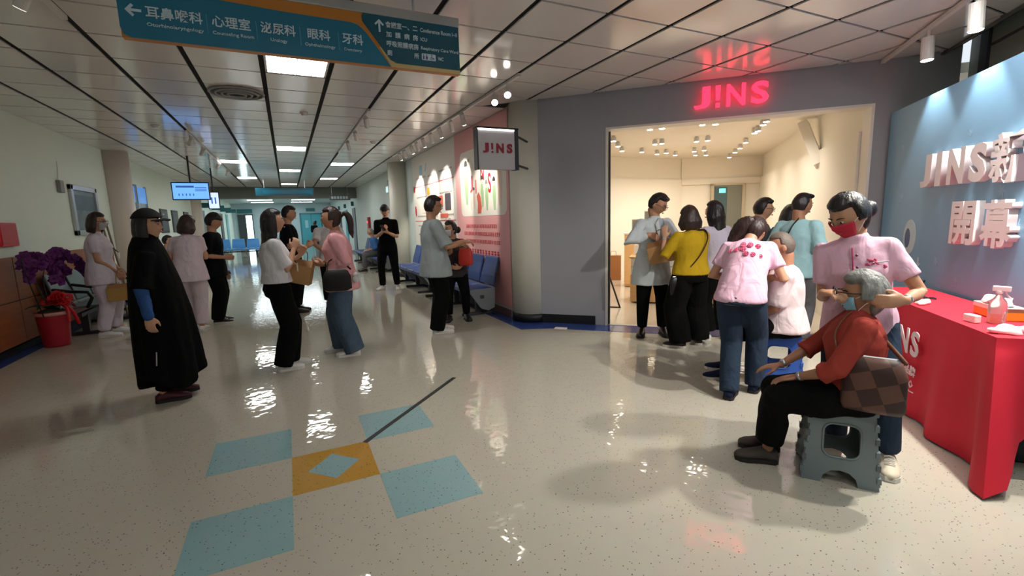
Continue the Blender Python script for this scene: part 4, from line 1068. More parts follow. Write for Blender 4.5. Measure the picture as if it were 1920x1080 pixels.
sc_ = swo('side_counter', 1.55, 5.2, 'white shop counter with grey panel at back of the shop', 'counter')
obj('base', MB().box((-.3, 0, 0), (1.6, .5, .88)), M_WHITE, sc_, bevel=.004); obj('counter_top', MB().box((-.32, -.02, .88), (1.62, .52, .92)), M_OAK, sc_); obj('front_panel', MB().box((-.2, -.01, .3), (.5, 0, .8)), mat('panel_grey', S(130, 128, 124), .5), sc_)
# easel with paper by left of the entrance
es_ = swo('easel', .66, 1.25, 'black easel legs just inside the shop entrance', 'easel')
M_EAS = mat('easel_black', S(30, 28, 26), .5)
obj('leg', MB().cyl((.05, -.05, 0), (-.28, .02, .95), .013, n=8), M_EAS, es_); obj('leg', MB().cyl((-.50, -.02, 0), (-.30, .02, .95), .013, n=8), M_EAS, es_); obj('leg', MB().cyl((-.2, .35, 0), (-.29, .03, .95), .013, n=8), M_EAS, es_); obj('foot_bar', MB().cyl((-.5, -.02, .012), (.05, -.05, .012), .010, n=8), M_EAS, es_)
o = empty('wall_screen', (6.95, 8.84, 1.45), label='white wall poster with black symbol inside left of shop', cat='poster')
obj('poster_board', MB().box((-.3, -.03, -.48), (.17, 0, .47)), mat('poster_lav', S(206, 206, 214), .4), o, bevel=.004); obj('poster_symbol', MB().tube(cr([(.05, -.035, .22), (-.14, -.035, .22), (-.14, -.035, .02), (-.02, -.035, -.04), (.06, -.035, .0), (.03, -.035, .10), (-.1, -.035, .08)], 4), .045, 8), M_BLACK, o)
for i, (x, y) in enumerate(((6.05, 8.35), (6.5, 8.3))):
    o = empty('paper_bag', (x, y, 0), math.radians(-40), label=['tall brown paper bag on the shop floor, left one', 'tall brown paper bag on the shop floor, right one'][i], cat='paper bag')
    obj('bag_body', MB().box((-.16, -.09, 0), (.16, .09, .55)), mat('kraft_dark', S(176, 122, 76), .7), o); obj('bag_handle', MB().tube([(-.06, -.09, .55), (-.05, -.09, .65), (.05, -.09, .65), (.06, -.09, .55)], .006, 6), MATS['kraft_dark'], o)
# white paper scrap on the blue border
obj('paper_scrap', MB().prism([(2.98, 5.02), (3.10, 4.90), (3.16, 4.98), (3.05, 5.09)], .0025, .006), M_TIS, None, 'white paper scrap on blue floor strip before the column', 'paper')

# ================================================================== people
Z = np.array((0, 0, 1.0))
def nz(v): v = np.array(v, float); return v/(np.linalg.norm(v)+1e-12)
def solid(mb, voxel, it=4, fac=.5, adapt=0.0):
    """voxel-fuse overlapping shells into one continuous smooth surface"""
    me = mb.mesh('tmp'); o = bpy.data.objects.new('tmp', me); COL.objects.link(o)
    r = o.modifiers.new('r', 'REMESH'); r.mode = 'VOXEL'; r.voxel_size = voxel; r.adaptivity = adapt
    if it:
        s_ = o.modifiers.new('s', 'SMOOTH'); s_.iterations = it; s_.factor = fac
    dg = bpy.context.evaluated_depsgraph_get()
    out = bpy.data.meshes.new_from_object(o.evaluated_get(dg))
    bpy.data.objects.remove(o); bpy.data.meshes.remove(me)
    out.materials.clear(); smooth(out)
    return out
def ripple(me, amp, freq, seed, vert=1.0, n=5):
    """fabric folds: displace along normals by a sum of waves"""
    rg = np.random.default_rng(seed); N = len(me.vertices)
    co = np.empty(N*3); me.vertices.foreach_get('co', co); co = co.reshape(-1, 3)
    no = np.empty(N*3); me.vertices.foreach_get('normal', no); no = no.reshape(-1, 3)
    h = np.zeros(N)
    for _ in range(n):
        w = rg.normal(0, 1, 3)*freq; w[2] *= vert
        wob = .35*np.sin(co@(rg.normal(0, 1, 3)*freq*.5)+rg.uniform(0, 6))
        h += np.abs(np.sin((co@w)*.5+wob*2+rg.uniform(0, 6)))*2-1.2
    co += no*(h/n*amp)[:, None]
    me.vertices.foreach_set('co', co.ravel()); me.update()
    return me
def ik(a, c, la, lb, pole):
    a = np.array(a, float); c = np.array(c, float); d = c-a; L = np.linalg.norm(d)
    if L > (la+lb)*.995: c = a+d/L*(la+lb)*.995; d = c-a; L = np.linalg.norm(d)
    if L < abs(la-lb)*1.02+.02: L = abs(la-lb)*1.02+.02; c = a+nz(d)*L; d = c-a
    x = (la*la-lb*lb+L*L)/(2*L); h = math.sqrt(max(0, la*la-x*x))
    dn = d/L; p = np.array(pole, float); p = p-dn*(p@dn); p = nz(p)
    return a+dn*x+p*h, c

SKIN = {'a': S(200, 152, 122), 'b': S(186, 138, 108), 'c': S(168, 120, 92)}
def skin_m(t): return mat('skin_'+t, SKIN[t], .5, noise=.08, nscale=14, sss=.08)
def cloth_m(n, c, rough=.85, noise=.10, wr=.55):
    m = mat('cloth_'+n, c, rough, noise=noise, nscale=9, bump=.10, bscale=240, spec=.15)
    if 'wrinkle' in m.node_tree.nodes: return m
    nt = m.node_tree; b0 = [x for x in nt.nodes if x.type == 'BUMP'][0]
    tc = nt.nodes.new('ShaderNodeTexCoord'); mp = nt.nodes.new('ShaderNodeMapping'); mp.inputs['Scale'].default_value = (1.0, 1.0, .55); mp.inputs['Rotation'].default_value = (.4, .5, 0)
    n2 = nt.nodes.new('ShaderNodeTexNoise'); n2.name = 'wrinkle'; n2.inputs['Scale'].default_value = 11; n2.inputs['Detail'].default_value = 2.5; n2.inputs['Distortion'].default_value = .9; n2.inputs['Roughness'].default_value = .45
    b1 = nt.nodes.new('ShaderNodeBump'); b1.inputs['Strength'].default_value = wr; b1.inputs['Distance'].default_value = .035
    nt.links.new(tc.outputs['Object'], mp.inputs[0]); nt.links.new(mp.outputs[0], n2.inputs['Vector']); nt.links.new(n2.outputs['Fac'], b1.inputs['Height']); nt.links.new(b1.outputs[0], b0.inputs['Normal'])
    return m
M_HAIRK = mat('hair_black', S(22, 18, 18), .42, noise=.5, nscale=60, stretch=(1, 1, .12), bump=.5, bscale=90)
M_HAIRB = mat('hair_dark_brown', S(46, 28, 24), .42, noise=.5, nscale=60, stretch=(1, 1, .12), bump=.5, bscale=90)
M_HAIRG = mat('hair_grey', S(120, 122, 118), .5, noise=.75, nscale=38, stretch=(1, 1, .35), bump=.7, bscale=70)
M_EYE = mat('eye_dark', S(20, 14, 12), .2); M_EYEW = mat('eye_white', S(206, 200, 192), .3); M_LIP = mat('lips', S(164, 84, 80), .45); M_BROW = mat('eyebrow', S(34, 26, 24), .7)
M_SHW = mat('shoe_white', S(226, 224, 220), .5); M_SHB = mat('shoe_black', S(24, 22, 22), .45); M_SOLE = mat('sole_white', S(214, 210, 202), .6); M_SOLEK = mat('sole_dark', S(30, 28, 28), .7)

def hshape(d):
    x, y, z = d
    if z < 0:
        t = -z; fx_ = 1-.30*t**1.6; fy_ = (1-.06*t) if y > 0 else (1-.42*t**1.2)
    else: t = 0; fx_ = 1-.05*z; fy_ = 1
    p = np.array((.075*x*fx_, .093*y*fy_, .112*z))
    if y > 0:
        q = (.021*math.exp(-((x/.13)**2+((z+.14)/.12)**2))+.008*math.exp(-((x/.11)**2+((z-.08)/.2)**2))
             - .008*(math.exp(-(((x-.36)/.15)**2+((z-.10)/.11)**2))+math.exp(-(((x+.36)/.15)**2+((z-.10)/.11)**2)))
             + .004*math.exp(-((z-.27)/.1)**2-(x/.5)**2)+.007*math.exp(-((x/.22)**2+((z+.45)/.085)**2))
             + .008*math.exp(-((x/.25)**2+((z+.80)/.15)**2))-.004*math.exp(-((x/.25)**2+((z+.62)/.06)**2)))
        p[1] += q*min(1, y*2.2)
    return p
def head_rings(fn, nu=32, nv=22):
    vs = []; fs = []
    for j in range(1, nv):
        t = math.pi*j/nv
        for i in range(nu):
            a = 2*math.pi*i/nu; vs.append(fn(np.array((math.sin(t)*math.cos(a), math.sin(t)*math.sin(a), -math.cos(t)))))
    m = nv-1
    for j in range(m-1):
        for i in range(nu): fs.append((j*nu+i, j*nu+(i+1) % nu, (j+1)*nu+(i+1) % nu, (j+1)*nu+i))
    fs.append(tuple(reversed(range(nu)))); fs.append(tuple(range((m-1)*nu, m*nu)))
    return vs, fs

def hand(mb, W, d, n, side, s, curl, spread=.12, thumb=.5):
    d = nz(d); n = np.array(n, float); n = nz(n-d*(n@d)); w = nz(np.cross(d, n))*side
    W = np.array(W, float)
    mb.loft([(W-d*.02*s, w, n, .022*s, .017*s), (W+d*.01*s, w, n, .027*s, .018*s), (W+d*.045*s, w, n, .038*s, .017*s), (W+d*.08*s, w, n, .040*s, .014*s), (W+d*.092*s, w, n, .034*s, .010*s)], 12, ex=2.4)
    for i, L in enumerate((.070, .078, .073, .056)):
        b = W+d*.086*s+w*(.030-.020*i)*s
        ang = 0; p = b; pts = [b-d*.012*s, b]
        sp = (1.5-i)*spread*.5
        for q, f in enumerate((.45, .30, .25)):
            ang += curl*(.55 if q == 0 else .65)*(1+.06*i)
            dr = nz(math.cos(ang)*d+math.sin(ang)*n+w*sp*math.cos(ang)); p = p+dr*L*f*s; pts.append(p)
        r = (.0092, .0098, .0094, .0080)[i]*s
        mb.tube(pts, [r, r, r*.98, r*.92, r*.8], 8)
    b = W+d*.022*s+w*.026*s
    d0 = nz(d*.62+w*(.78-.4*thumb)+n*(.25+.3*thumb)); d1 = nz(d*.85+w*(.35-.5*thumb)+n*(.2+.4*thumb))
    p1 = b+d0*.042*s; p2 = p1+d1*.030*s; p3 = p2+nz(d1+d*.3)*.022*s
    mb.tube([b, p1, p2, p3], [.0135*s, .0115*s, .0105*s, .0085*s], 8)

HAIRN = [0]
def person(label, base, face, H=1.65, male=False, build=1.0, lean=0, slean=0, pelvis=None, feet=None, footaz=None, head=(0, 0), hands=None, skin='a',
           top=None, bottom=None, shoes=None, hair=None, vx=.011, twist=0, extras=(), footpitch=0, headpos=None, headoff=(0, 0, 0), chest=1.0):
    """base: world xy; face: azimuth in degrees (0 = +Y, 90 = +X); hands: {'L':(pos, dirOrNone, palm, curl, pole)} in world metres"""
    B = np.array((base[0], base[1], 0.0))
    root = empty('person', B, label=label, cat='person')
    az = math.radians(face); F = np.array((math.sin(az), math.cos(az), 0)); R = np.array((math.cos(az), -math.sin(az), 0))
    P = np.array((0, 0, .525*H)) if pelvis is None else np.array(pelvis, float)-B
    le = math.radians(lean); sl = math.radians(slean)
    U = nz(Z*math.cos(le)+F*math.sin(le)+R*math.sin(sl))
    Ft = nz(F-U*(F@U)); 
    tw = math.radians(twist); Rc = nz(R*math.cos(tw)-np.cross(U, R)*math.sin(tw)*-1 if False else R*math.cos(tw)+Ft*math.sin(-tw)); Rc = nz(Rc-U*(Rc@U)); Fc = np.cross(U, Rc)
    b = build; sw = (.105 if male else .091)*H*(.6+.4*b)
    N = P+U*.30*H
    C = P+U*.20*H
    sh = {'L': N-U*.036*H-Rc*sw, 'R': N-U*.036*H+Rc*sw}
    # head frame
    hy, hp = math.radians(head[0]), math.radians(head[1])
    ha = az+hy; HF0 = np.array((math.sin(ha), math.cos(ha), 0)); HR = np.array((math.cos(ha), -math.sin(ha), 0))
    HF = nz(HF0*math.cos(hp)-Z*math.sin(hp)); HU = np.cross(HR, HF)
    hs = 1.01*(H/1.65)**.5*(1.03 if male else 1.0)
    ndir = nz(U*.55+Z*.6+HF0*.16)
    Hd = N+ndir*.098*H+HF*.012 if headpos is None else np.array(headpos, float)-B
    Hd = Hd+np.array(headoff)
    hp_ = lambda x, y, z: Hd+(HR*x+HF*y+HU*z)*hs
    # ---------------- skin body
    mb = MB()
    vs, fs = head_rings(lambda d: hp_(*hshape(d)))
    mb.add(vs, fs)
    for e in (-1, 1): mb.ball(hp_(e*.077, -.012, -.008), .010*hs, .020*hs, .030*hs, (HR, HF, HU), 10, 7)
    nb_ = hp_(0, -.028, -.07)
    nr = (.056 if male else .048)*(.7+.3*b)
    mb.tube([N-U*.04, N+U*.01, nb_, hp_(0, -.02, -.02)], [nr*1.25, nr*1.08, nr, nr*.95], 14)
    k1 = H*b
    mb.loft([(P-U*.06*H, R, F, .075*k1, .050*k1), (P, R, F, .088*k1, .058*k1), (P+U*.08*H, Rc, Fc, .070*k1, .050*k1), (C, Rc, Fc, .080*k1, .054*k1), (N-U*.04*H, Rc, Fc, .080*k1, .046*k1), (N-U*.005*H, Rc, Fc, .048*k1, .034*k1)], 18)
    la, lb = .172*H, .150*H
    hands = hands or {}
    arm = {}
    ab = (.62+.38*b)
    for sd, e in (('L', -1), ('R', 1)):
        h = hands.get(sd)
        if h is None:
            wpos = sh[sd]+Rc*e*.05*H-Z*.315*H+F*.03*H; h = (wpos+B, None, -Rc*e, .35, -F+Rc*e*.3)
        wp = np.array(h[0], float)-B; pole = h[4] if len(h) > 4 and h[4] is not None else (-F*.4-Z*.8+Rc*e*.35)
        el, wp = ik(sh[sd], wp, la, lb, pole)
        arm[sd] = (sh[sd], el, wp)
        r0 = (.030 if male else .026)*H*ab; 
        mid = (sh[sd]+el)/2; fm_ = el+(wp-el)*.35
        mb.tube([sh[sd]-Rc*e*.03, sh[sd], mid, el, fm_, wp], [r0*1.1, r0*1.05, r0*.92, r0*.78, r0*.80, r0*.52], 12)
        dr = nz(wp-el) if h[1] is None else nz(h[1])
        hand(mb, wp, dr, h[2], e, (H/1.65)*(1.05 if male else .97), h[3])
    # legs
    la_, lb_ = .245*H, .24*H
    feet = feet or {}
    leg = {}
    for sd, e in (('L', -1), ('R', 1)):
        hip = P+R*e*.052*H-Z*.005
        fp = feet.get(sd)
        fp = (np.array((hip[0], hip[1], 0))+R*e*.01 if fp is None else np.array(tuple(fp)+(0,)*(3-len(fp)), float)-B)
        ank = fp+Z*.075
        fa = az if not footaz else math.radians(footaz[sd])
        FF = np.array((math.sin(fa), math.cos(fa), 0))
        kn, ank = ik(hip, ank, la_, lb_, FF*1.0+Z*.15)
        leg[sd] = (hip, kn, ank, FF, fp)
        r0 = .046*H*(.55+.45*b)
        mb.tube([hip, hip+(kn-hip)*.4, kn, kn+(ank-kn)*.35, ank, ank-Z*.03+FF*.02], [r0*1.1, r0, r0*.68, r0*.66, r0*.40, r0*.42], 12)
        mb.tube([ank-Z*.04-FF*.02, ank-Z*.05+FF*.10], [.03, .026], 8)
    body = solid(mb, vx, 2, .4)
    obj('body', body, skin_m(skin), root)
    # face
    for e in (-1, 1):
        q = MB().ball(hp_(e*.030, .0845, .010), .0125*hs, .006*hs, .0058*hs, (HR, HF, HU), 10, 6)
        eo = obj('eye', q, M_EYEW, root, sm=True)
        obj('iris', MB().ball(hp_(e*.030, .0885, .010), .0058*hs, .004*hs, .0058*hs, (HR, HF, HU), 8, 6), M_EYE, eo, sm=True)
        obj('eyebrow', MB().tube([hp_(e*.014, .0915, .029), hp_(e*.032, .087, .034), hp_(e*.048, .077, .030)], [.003, .0035, .002], 6), M_BROW, root, sm=True)
    obj('lips', MB().ball(hp_(0, .095, -.052), .021*hs, .007*hs, .0075*hs, (HR, HF, HU), 12, 7), M_LIP, root, sm=True)
    rb_ = lambda p: np.array(p, float)-B
    ctx = dict(root=root, B=B, P=P, N=N, C=C, U=U, F=F, R=R, Rc=Rc, Fc=Fc, hp=hp_, HR=HR, HF=HF, HU=HU, hs=hs, arm=arm, leg=leg, H=H, sh=sh)
    cv = max(.010, vx*1.25)
    # ---------------- top
    if top:
        HAIRN[0] += 1; sd_ = HAIRN[0]
        es = top.get('ease', .012); hem = top.get('hem', -.07)*H; mb = MB(); fl_ = top.get('flare', 0)
        bust = 0 if male else .012*chest
        Um = nz(U*.3+Z*.7)
        rings = [(P+Um*hem, R, F, (.100*b)*H+es+fl_, (.076*b)*H+es+fl_*.8), (P+Um*hem*.5, R, F, (.101*b)*H+es+fl_*.6, (.077*b)*H+es+fl_*.5), (P+U*.03*H, R, F, (.095*b)*H+es+fl_*.3, .071*b*H+es),
                 (P+U*.10*H, Rc, Fc, (.080*b)*H+es*1.1, (.058*b)*H+es), (C+Fc*bust, Rc, Fc, (.088*b)*H+es, (.062*b)*H+es+bust), (P+U*.25*H+Fc*bust*.3, Rc, Fc, .086*H*(.5+.5*b)+es, .055*b*H+es*.8),
                 (P+U*.285*H, Rc, Fc, .062*H+es*.5, .042*b*H+es*.5), (P+U*.302*H, Rc, Fc, .040*H, .036*H), (P+U*.31*H, Rc, Fc, .036*H, .033*H)]
        if hem > .02*H: rings = [r for r in rings if (np.array(r[0])-P)@U >= hem-.001] 
        mb.loft(rings, 22, ex=2.15)
        if top.get('collar'): mb.loft([(N-U*.01, Rc, Fc, .043*H, .040*H), (N+U*.022*H+HF0*.004, Rc, Fc, .036*H, .035*H)], 16)
        for sd, e in (('L', -1), ('R', 1)):
            s0, el, wr = arm[sd]; sl_ = top.get('sleeve', .55); r0 = (.0295 if male else .0265)*H*ab+es*.55
            mb.tube([N-U*.03*H, s0-Rc*e*.04+U*.004, s0], [.036*H, .034*H, r0*.98], 12)
            if sl_ <= 1.0:
                ep = s0+(el-s0)*sl_
                mb.tube([s0, s0+(ep-s0)*.6, ep], [r0*1.05, r0*1.0, r0*top.get('cuff', 1.02)], 14, round_ends=False)
                mb.ball(s0, r0*1.03, r0*1.03, r0*1.03)
            else:
                ep = el+(wr-el)*min(.97, sl_-1)
                mb.tube([s0, (s0+el)/2, el, el+(ep-el)*.5, ep], [r0*1.05, r0*.98, r0*.90, r0*.82, r0*.66*top.get('cuff', 1)], 14, round_ends=False)
                mb.ball(s0, r0*1.03, r0*1.03, r0*1.03)
        me = solid(mb, cv, 6, .5)
        ripple(me, top.get('fold', .006), top.get('freq', 22), sd_, .6)
        obj(top.get('name', 'shirt'), me, top['mat'], root)
    # ---------------- bottom
    if bottom:
        HAIRN[0] += 1; sd_ = HAIRN[0]
        es = bottom.get('ease', .010); mb = MB(); wd = bottom.get('wide', 0); ln = bottom.get('len', .93)
        mb.loft([(P-U*.055*H, R, F, .090*b*H+es, .068*b*H+es), (P-U*.01*H-F*.006*H, R, F, .099*b*H+es, .074*b*H+es), (P+U*.05*H, R, F, .088*b*H+es, .062*b*H+es), (P+U*.085*H, R, F, .078*b*H+es*.6, .055*b*H+es*.6)], 20)
        for sd, e in (('L', -1), ('R', 1)):
            hip, kn, ank, FF, fp = leg[sd]; r0 = .050*H*(.5+.5*b)+es
            en = kn+(ank-kn)*ln if ln <= 1 else ank-Z*.02
            if ln < .2: en = hip+(kn-hip)*.95
            pts = [hip+Z*.01, hip+(kn-hip)*.45, kn+FF*.004, kn+(en-kn)*.5, en]
            rad = [r0*1.12, r0*1.02+wd*.3, r0*.76+wd*.7, r0*.64+wd*.95, r0*.55+wd]
            if ln < .2: pts = pts[:2]+[en]; rad = [r0*1.12, r0*1.08, r0*1.0+wd]
            mb.tube(pts, rad, 16, round_ends=False); mb.ball(hip, r0*1.1, r0*1.1, r0*1.1)
            if ln >= .2: mb.ball(kn, rad[2]*.98, rad[2]*.98, rad[2]*.98)
        if bottom.get('skirt'):
            zt = P[2]; zb = bottom['skirt']; sw_ = bottom.get('sw', .17)
            mb.loft([(P+Z*.0, R, F, .100*b*H+es, .075*b*H+es), (np.array((P[0], P[1], (zt+zb)/2)), R, F, sw_*.95, sw_*.8), (np.array((P[0], P[1], zb)), R, F, sw_, sw_*.85)], 24)
        me = solid(mb, cv, 5, .5)
        ripple(me, bottom.get('fold', .006), bottom.get('freq', 20), sd_, .25)
        obj(bottom.get('name', 'trousers'), me, bottom['mat'], root)
    # ---------------- shoes
    sh_ = shoes or dict(mat=M_SHB, sole=M_SOLEK)
    for sd in 'LR':
        hip, kn, ank, FF, fp = leg[sd]; S_ = np.cross(FF, Z); L = .157*H*sh_.get('len', 1)
        heel = np.array((ank[0], ank[1], fp[2]))-FF*.055
        g = [(0.0, .026, .050), (.10, .036, .070), (.30, .037, .085), (.48, .040, .070), (.68, .047, .052), (.86, .043, .042), (.97, .026, .032), (1.0, .012, .026)]
        so = obj('shoe', MB().loft([(heel+FF*L*t+Z*(.012+hh*.5), S_, Z, w, hh*.5) for t, w, hh in g], 16), sh_['mat'], root, sm=True)
        gs = [(-.01, .020), (.08, .038), (.3, .038), (.5, .041), (.7, .049), (.88, .044), (1.0, .022)]
        n_ = len(gs); lp = [heel+FF*L*t+S_*w for t, w in gs]+[heel+FF*L*t-S_*w for t, w in reversed(gs)]
        obj('sole', MB().extr([tuple(p+Z*.0015) for p in lp], (0, 0, .024)), sh_['sole'], so)
        if sh_.get('laces'):
            lc = MB()
            for q in range(4):
                t = .42+.09*q; c = heel+FF*L*t+Z*(.010+.088-.1*q*.10); lc.tube([c-S_*.022, c+Z*.008, c+S_*.022], .0035, 5)
            obj('laces', lc, M_SHW, so)
    # ---------------- hair
    if hair:
        do_hair(ctx, vx=vx, **hair)
    for ex in extras: ex(ctx)
    return ctx

def do_hair(c, style, m, vx, bangs=False, vol=1.0, side=0):
    hp_, hs, HR, HF, HU = c['hp'], c['hs'], c['HR'], c['HF'], c['HU']
    HAIRN[0] += 1
    mb = MB(); th = {'short': .017, 'crop': .027, 'buzz': .008, 'bald': .004}.get(style, .018)*vol
    def inhair(d):
        x, y, z = d; hl = .30 if bangs else .60
        if z > hl: return 1.0
        if style == 'bald':
            return 1.0 if (y < -.05 and -.55 < z < .35) else 0.0
        lim = .12 if z > .15 else (-.02 if z > -.2 else -.22)
        if style in ('bob', 'long', 'pony', 'bun', 'tied', 'crop') and z > -.15: lim = .22
        low = -.50 if style in ('short', 'buzz', 'bald') else -.95
        return 1.0 if (y < lim and z > low) else 0.0
    def fn(d):
        p = hshape(d); n = nz(p)
        if style == 'bald' and d[2] > .5: return hp_(*(p*.9))
        q = inhair(d)
        return hp_(*(p+n*th*(1.0+.25*max(0, d[2])) if q else p*.86))
    vs, fs = head_rings(fn, 40, 26); mb.add(vs, fs)
    if style == 'short':
        for x in (-.035, 0, .035): mb.ball(hp_(x, .040, .095), .030*hs, .042*hs, .022*hs, (HR, HF, HU), 10, 7)
    if style in ('bob', 'long'):
        low = -.125 if style == 'bob' else -.14
        for e in (-1, 1): mb.tube([hp_(e*.062, -.005, .06), hp_(e*.084, -.008, -.01), hp_(e*.085*vol, -.012, -.075), hp_(e*.076*vol, -.010, low)], [.032, .034*vol, .036*vol, .026], 10, flat=(HR, 1.25, .62))
        mb.loft([(hp_(0, -.05, .03), HR, HF, .085*hs, .055*hs), (hp_(0, -.055, -.05), HR, HF, .092*hs*vol, .06*hs*vol), (hp_(0, -.055, low), HR, HF, .088*hs*vol, .05*hs*vol), (hp_(0, -.055, low-.015), HR, HF, .07*hs, .035*hs)], 18)
    if style == 'long':
        dn = -Z
        c0 = hp_(0, -.065, -.10); mb.loft([(c0, HR, HF, .088*hs, .05*hs), (c0+dn*.12-HF*.012, HR, HF, .092*hs, .045*hs), (c0+dn*.24-HF*.02, HR, HF, .080*hs, .036*hs), (c0+dn*.32-HF*.02, HR, HF, .045*hs, .018*hs)], 18)
    if style == 'pony':
        c0 = hp_(0, -.105, .035); mb.ball(c0, .024, .024, .024)
        mb.tube(cr([c0, c0-HF*.05+Z*.015, c0-HF*.085-Z*.06, c0-HF*.085-Z*.16, c0-HF*.10-Z*.24], 3), [.018, .022, .026, .03, .034, .036, .036, .035, .032, .030, .028, .018, .010][:13], 10)
    if style == 'bun':
        mb.ball(hp_(.0+side, -.125, -.035), .050, .046, .050)
        mb.ball(hp_(.0+side*.7, -.095, -.03), .035, .035, .035)
    me = solid(mb, max(.007, vx*.75), 3, .5)
    ripple(me, .0035 if style not in ('buzz', 'bald') else .0008, 75, HAIRN[0], .35)
    obj('hair', me, m, c['root'])

# ---- things worn
def mask(m, straps=True):
    def f(c):
        hp_ = c['hp']; vs = []; fs = []; NU, NV = 13, 9
        for j in range(NV):
            z = -.80+.80*j/(NV-1)
            for i in range(NU):
                a = (i/(NU-1)-.5)*2*1.05; rr_ = math.sqrt(max(.01, 1-z*z*.9)); d = np.array((math.sin(a)*rr_, math.cos(a)*rr_, z))
                p = hshape(nz(d)); p = p+nz(p)*.009; p[1] = max(p[1], p[1]+.004*math.cos(a)); vs.append(hp_(*p))
        for j in range(NV-1):
            for i in range(NU-1): fs.append((j*NU+i, j*NU+i+1, (j+1)*NU+i+1, (j+1)*NU+i))
        o = obj('face_mask', MB().add(vs, fs), m, c['root'], sm=True); s_ = o.modifiers.new('s', 'SOLIDIFY'); s_.thickness = .003
        st = MB()
        for e in (-1, 1): st.tube([hp_(e*.066, .045, -.008), hp_(e*.080, .01, .012), hp_(e*.082, -.018, .005)], .0018, 5).tube([hp_(e*.060, .035, -.075), hp_(e*.076, .005, -.04), hp_(e*.082, -.018, -.02)], .0018, 5)
        obj('ear_strap', st, M_SHW, o)
    return f
def glasses(m):
    def f(c):
        hp_ = c['hp']; mb = MB()
        for e in (-1, 1):
            mb.tube([hp_(e*.033+.024*math.cos(a), .105-.010*abs(math.cos(a)), .006+.019*math.sin(a)) for a in np.linspace(0, 6.283, 15)], .0022, 5, round_ends=False)
            mb.tube([hp_(e*.057, .096, .010), hp_(e*.078, .04, .012), hp_(e*.081, -.01, .008)], .0022, 5)
        mb.tube([hp_(-.009, .108, .010), hp_(.009, .108, .010)], .0022, 5)
        obj('eyeglasses', mb, m, c['root'], sm=True)
    return f
def lanyard(m, L=.22, badge=None):
    def f(c):
        N, Fc, Rc, U, H = c['N'], c['Fc'], c['Rc'], c['U'], c['H']
        pt = N-U*L+Fc*.066*H*1.9
        mb = MB()
        for e in (-1, 1): mb.tube(cr([N-U*.005+Rc*e*.045-Fc*.03, N-U*.03+Rc*e*.05+Fc*.065, N-U*L*.55+Rc*e*.03+Fc*.115, pt], 4), .005, 6)
        o = obj('lanyard', mb, m, c['root'], sm=True)
        obj('badge', MB().box((-.03, -.003, -.08), (.03, .003, 0), Matrix.Translation(Vector(pt)) @ Matrix(((Rc[0], Fc[0], 0, 0), (Rc[1], Fc[1], 0, 0), (0, 0, 1, 0), (0, 0, 0, 1)))), M_WHITE, o)
    return f
def watch(sd, m):
    def f(c):
        s0, el, wr = c['arm'][sd]; d = nz(wr-el); p = wr-d*.02
        obj('bracelet', MB().tube([p-d*.008, p+d*.008], .026, 12, round_ends=False), m, c['root'], sm=True)
    return f
def hairclip(m, x, y, z):
    def f(c): obj('hair_tie', MB().ball(c['hp'](x, y, z), .022, .022, .014, None, 10, 6), m, c['root'], sm=True)
    return f
def baseball_cap(m):
    def f(c):
        hp_ = c['hp']
        def fn(d):
            p = hshape(d); n = nz(p)
            zz = p[2]
            if zz > .035: return hp_(*(p+n*.030+np.array((0, 0, .006))))
            return hp_(*(p*.82+np.array((0, 0, .04))))
        vs, fs = head_rings(fn, 36, 24)
        o = obj('cap', solid(MB().add(vs, fs), .007, 3), m, c['root'])
        vs = []; N_ = 13
        for q, (ext, dz) in enumerate(((.085, .0), (.125, .004), (.165, -.004))):
            for i in range(N_):
                a = (i/(N_-1)-.5)*2*.95; vs.append(hp_(math.sin(a)*.088*(1+.05*q), .01+(math.cos(a)**.7)*(ext-.01), .052+dz-.014*abs(math.sin(a))))
        b = obj('brim', MB().add(vs, [(q*N_+i, q*N_+i+1, (q+1)*N_+i+1, (q+1)*N_+i) for q in range(2) for i in range(N_-1)]), m, o, sm=True)
        s_ = b.modifiers.new('s', 'SOLIDIFY'); s_.thickness = .006
        obj('cap_badge', MB().ball(hp_(.0, .125, .085), .014, .006, .010, (c['HR'], c['HF'], c['HU']), 8, 5), M_ALU, o)
        obj('cap_strap', MB().tube([hp_(-.05, -.085, .035), hp_(0, -.112, .028), hp_(.05, -.085, .035)], .006, 6), m, o)
    return f
def buttons(m, n=2, dz=.07):
    def f(c):
        N, Fc, U, H = c['N'], c['Fc'], c['U'], c['H']
        for i in range(n):
            p = c['C']+U*(.045*H-i*dz)+Fc*(.062*H*1.05+.030); obj('button', MB().ball(p, .006, .006, .006, None, 8, 5), m, c['root'])
    return f
def stripe(m, name, fn):
    def f(c):
        mb = MB(); fn(c, mb); obj(name, mb, m, c['root'], sm=True)
    return f

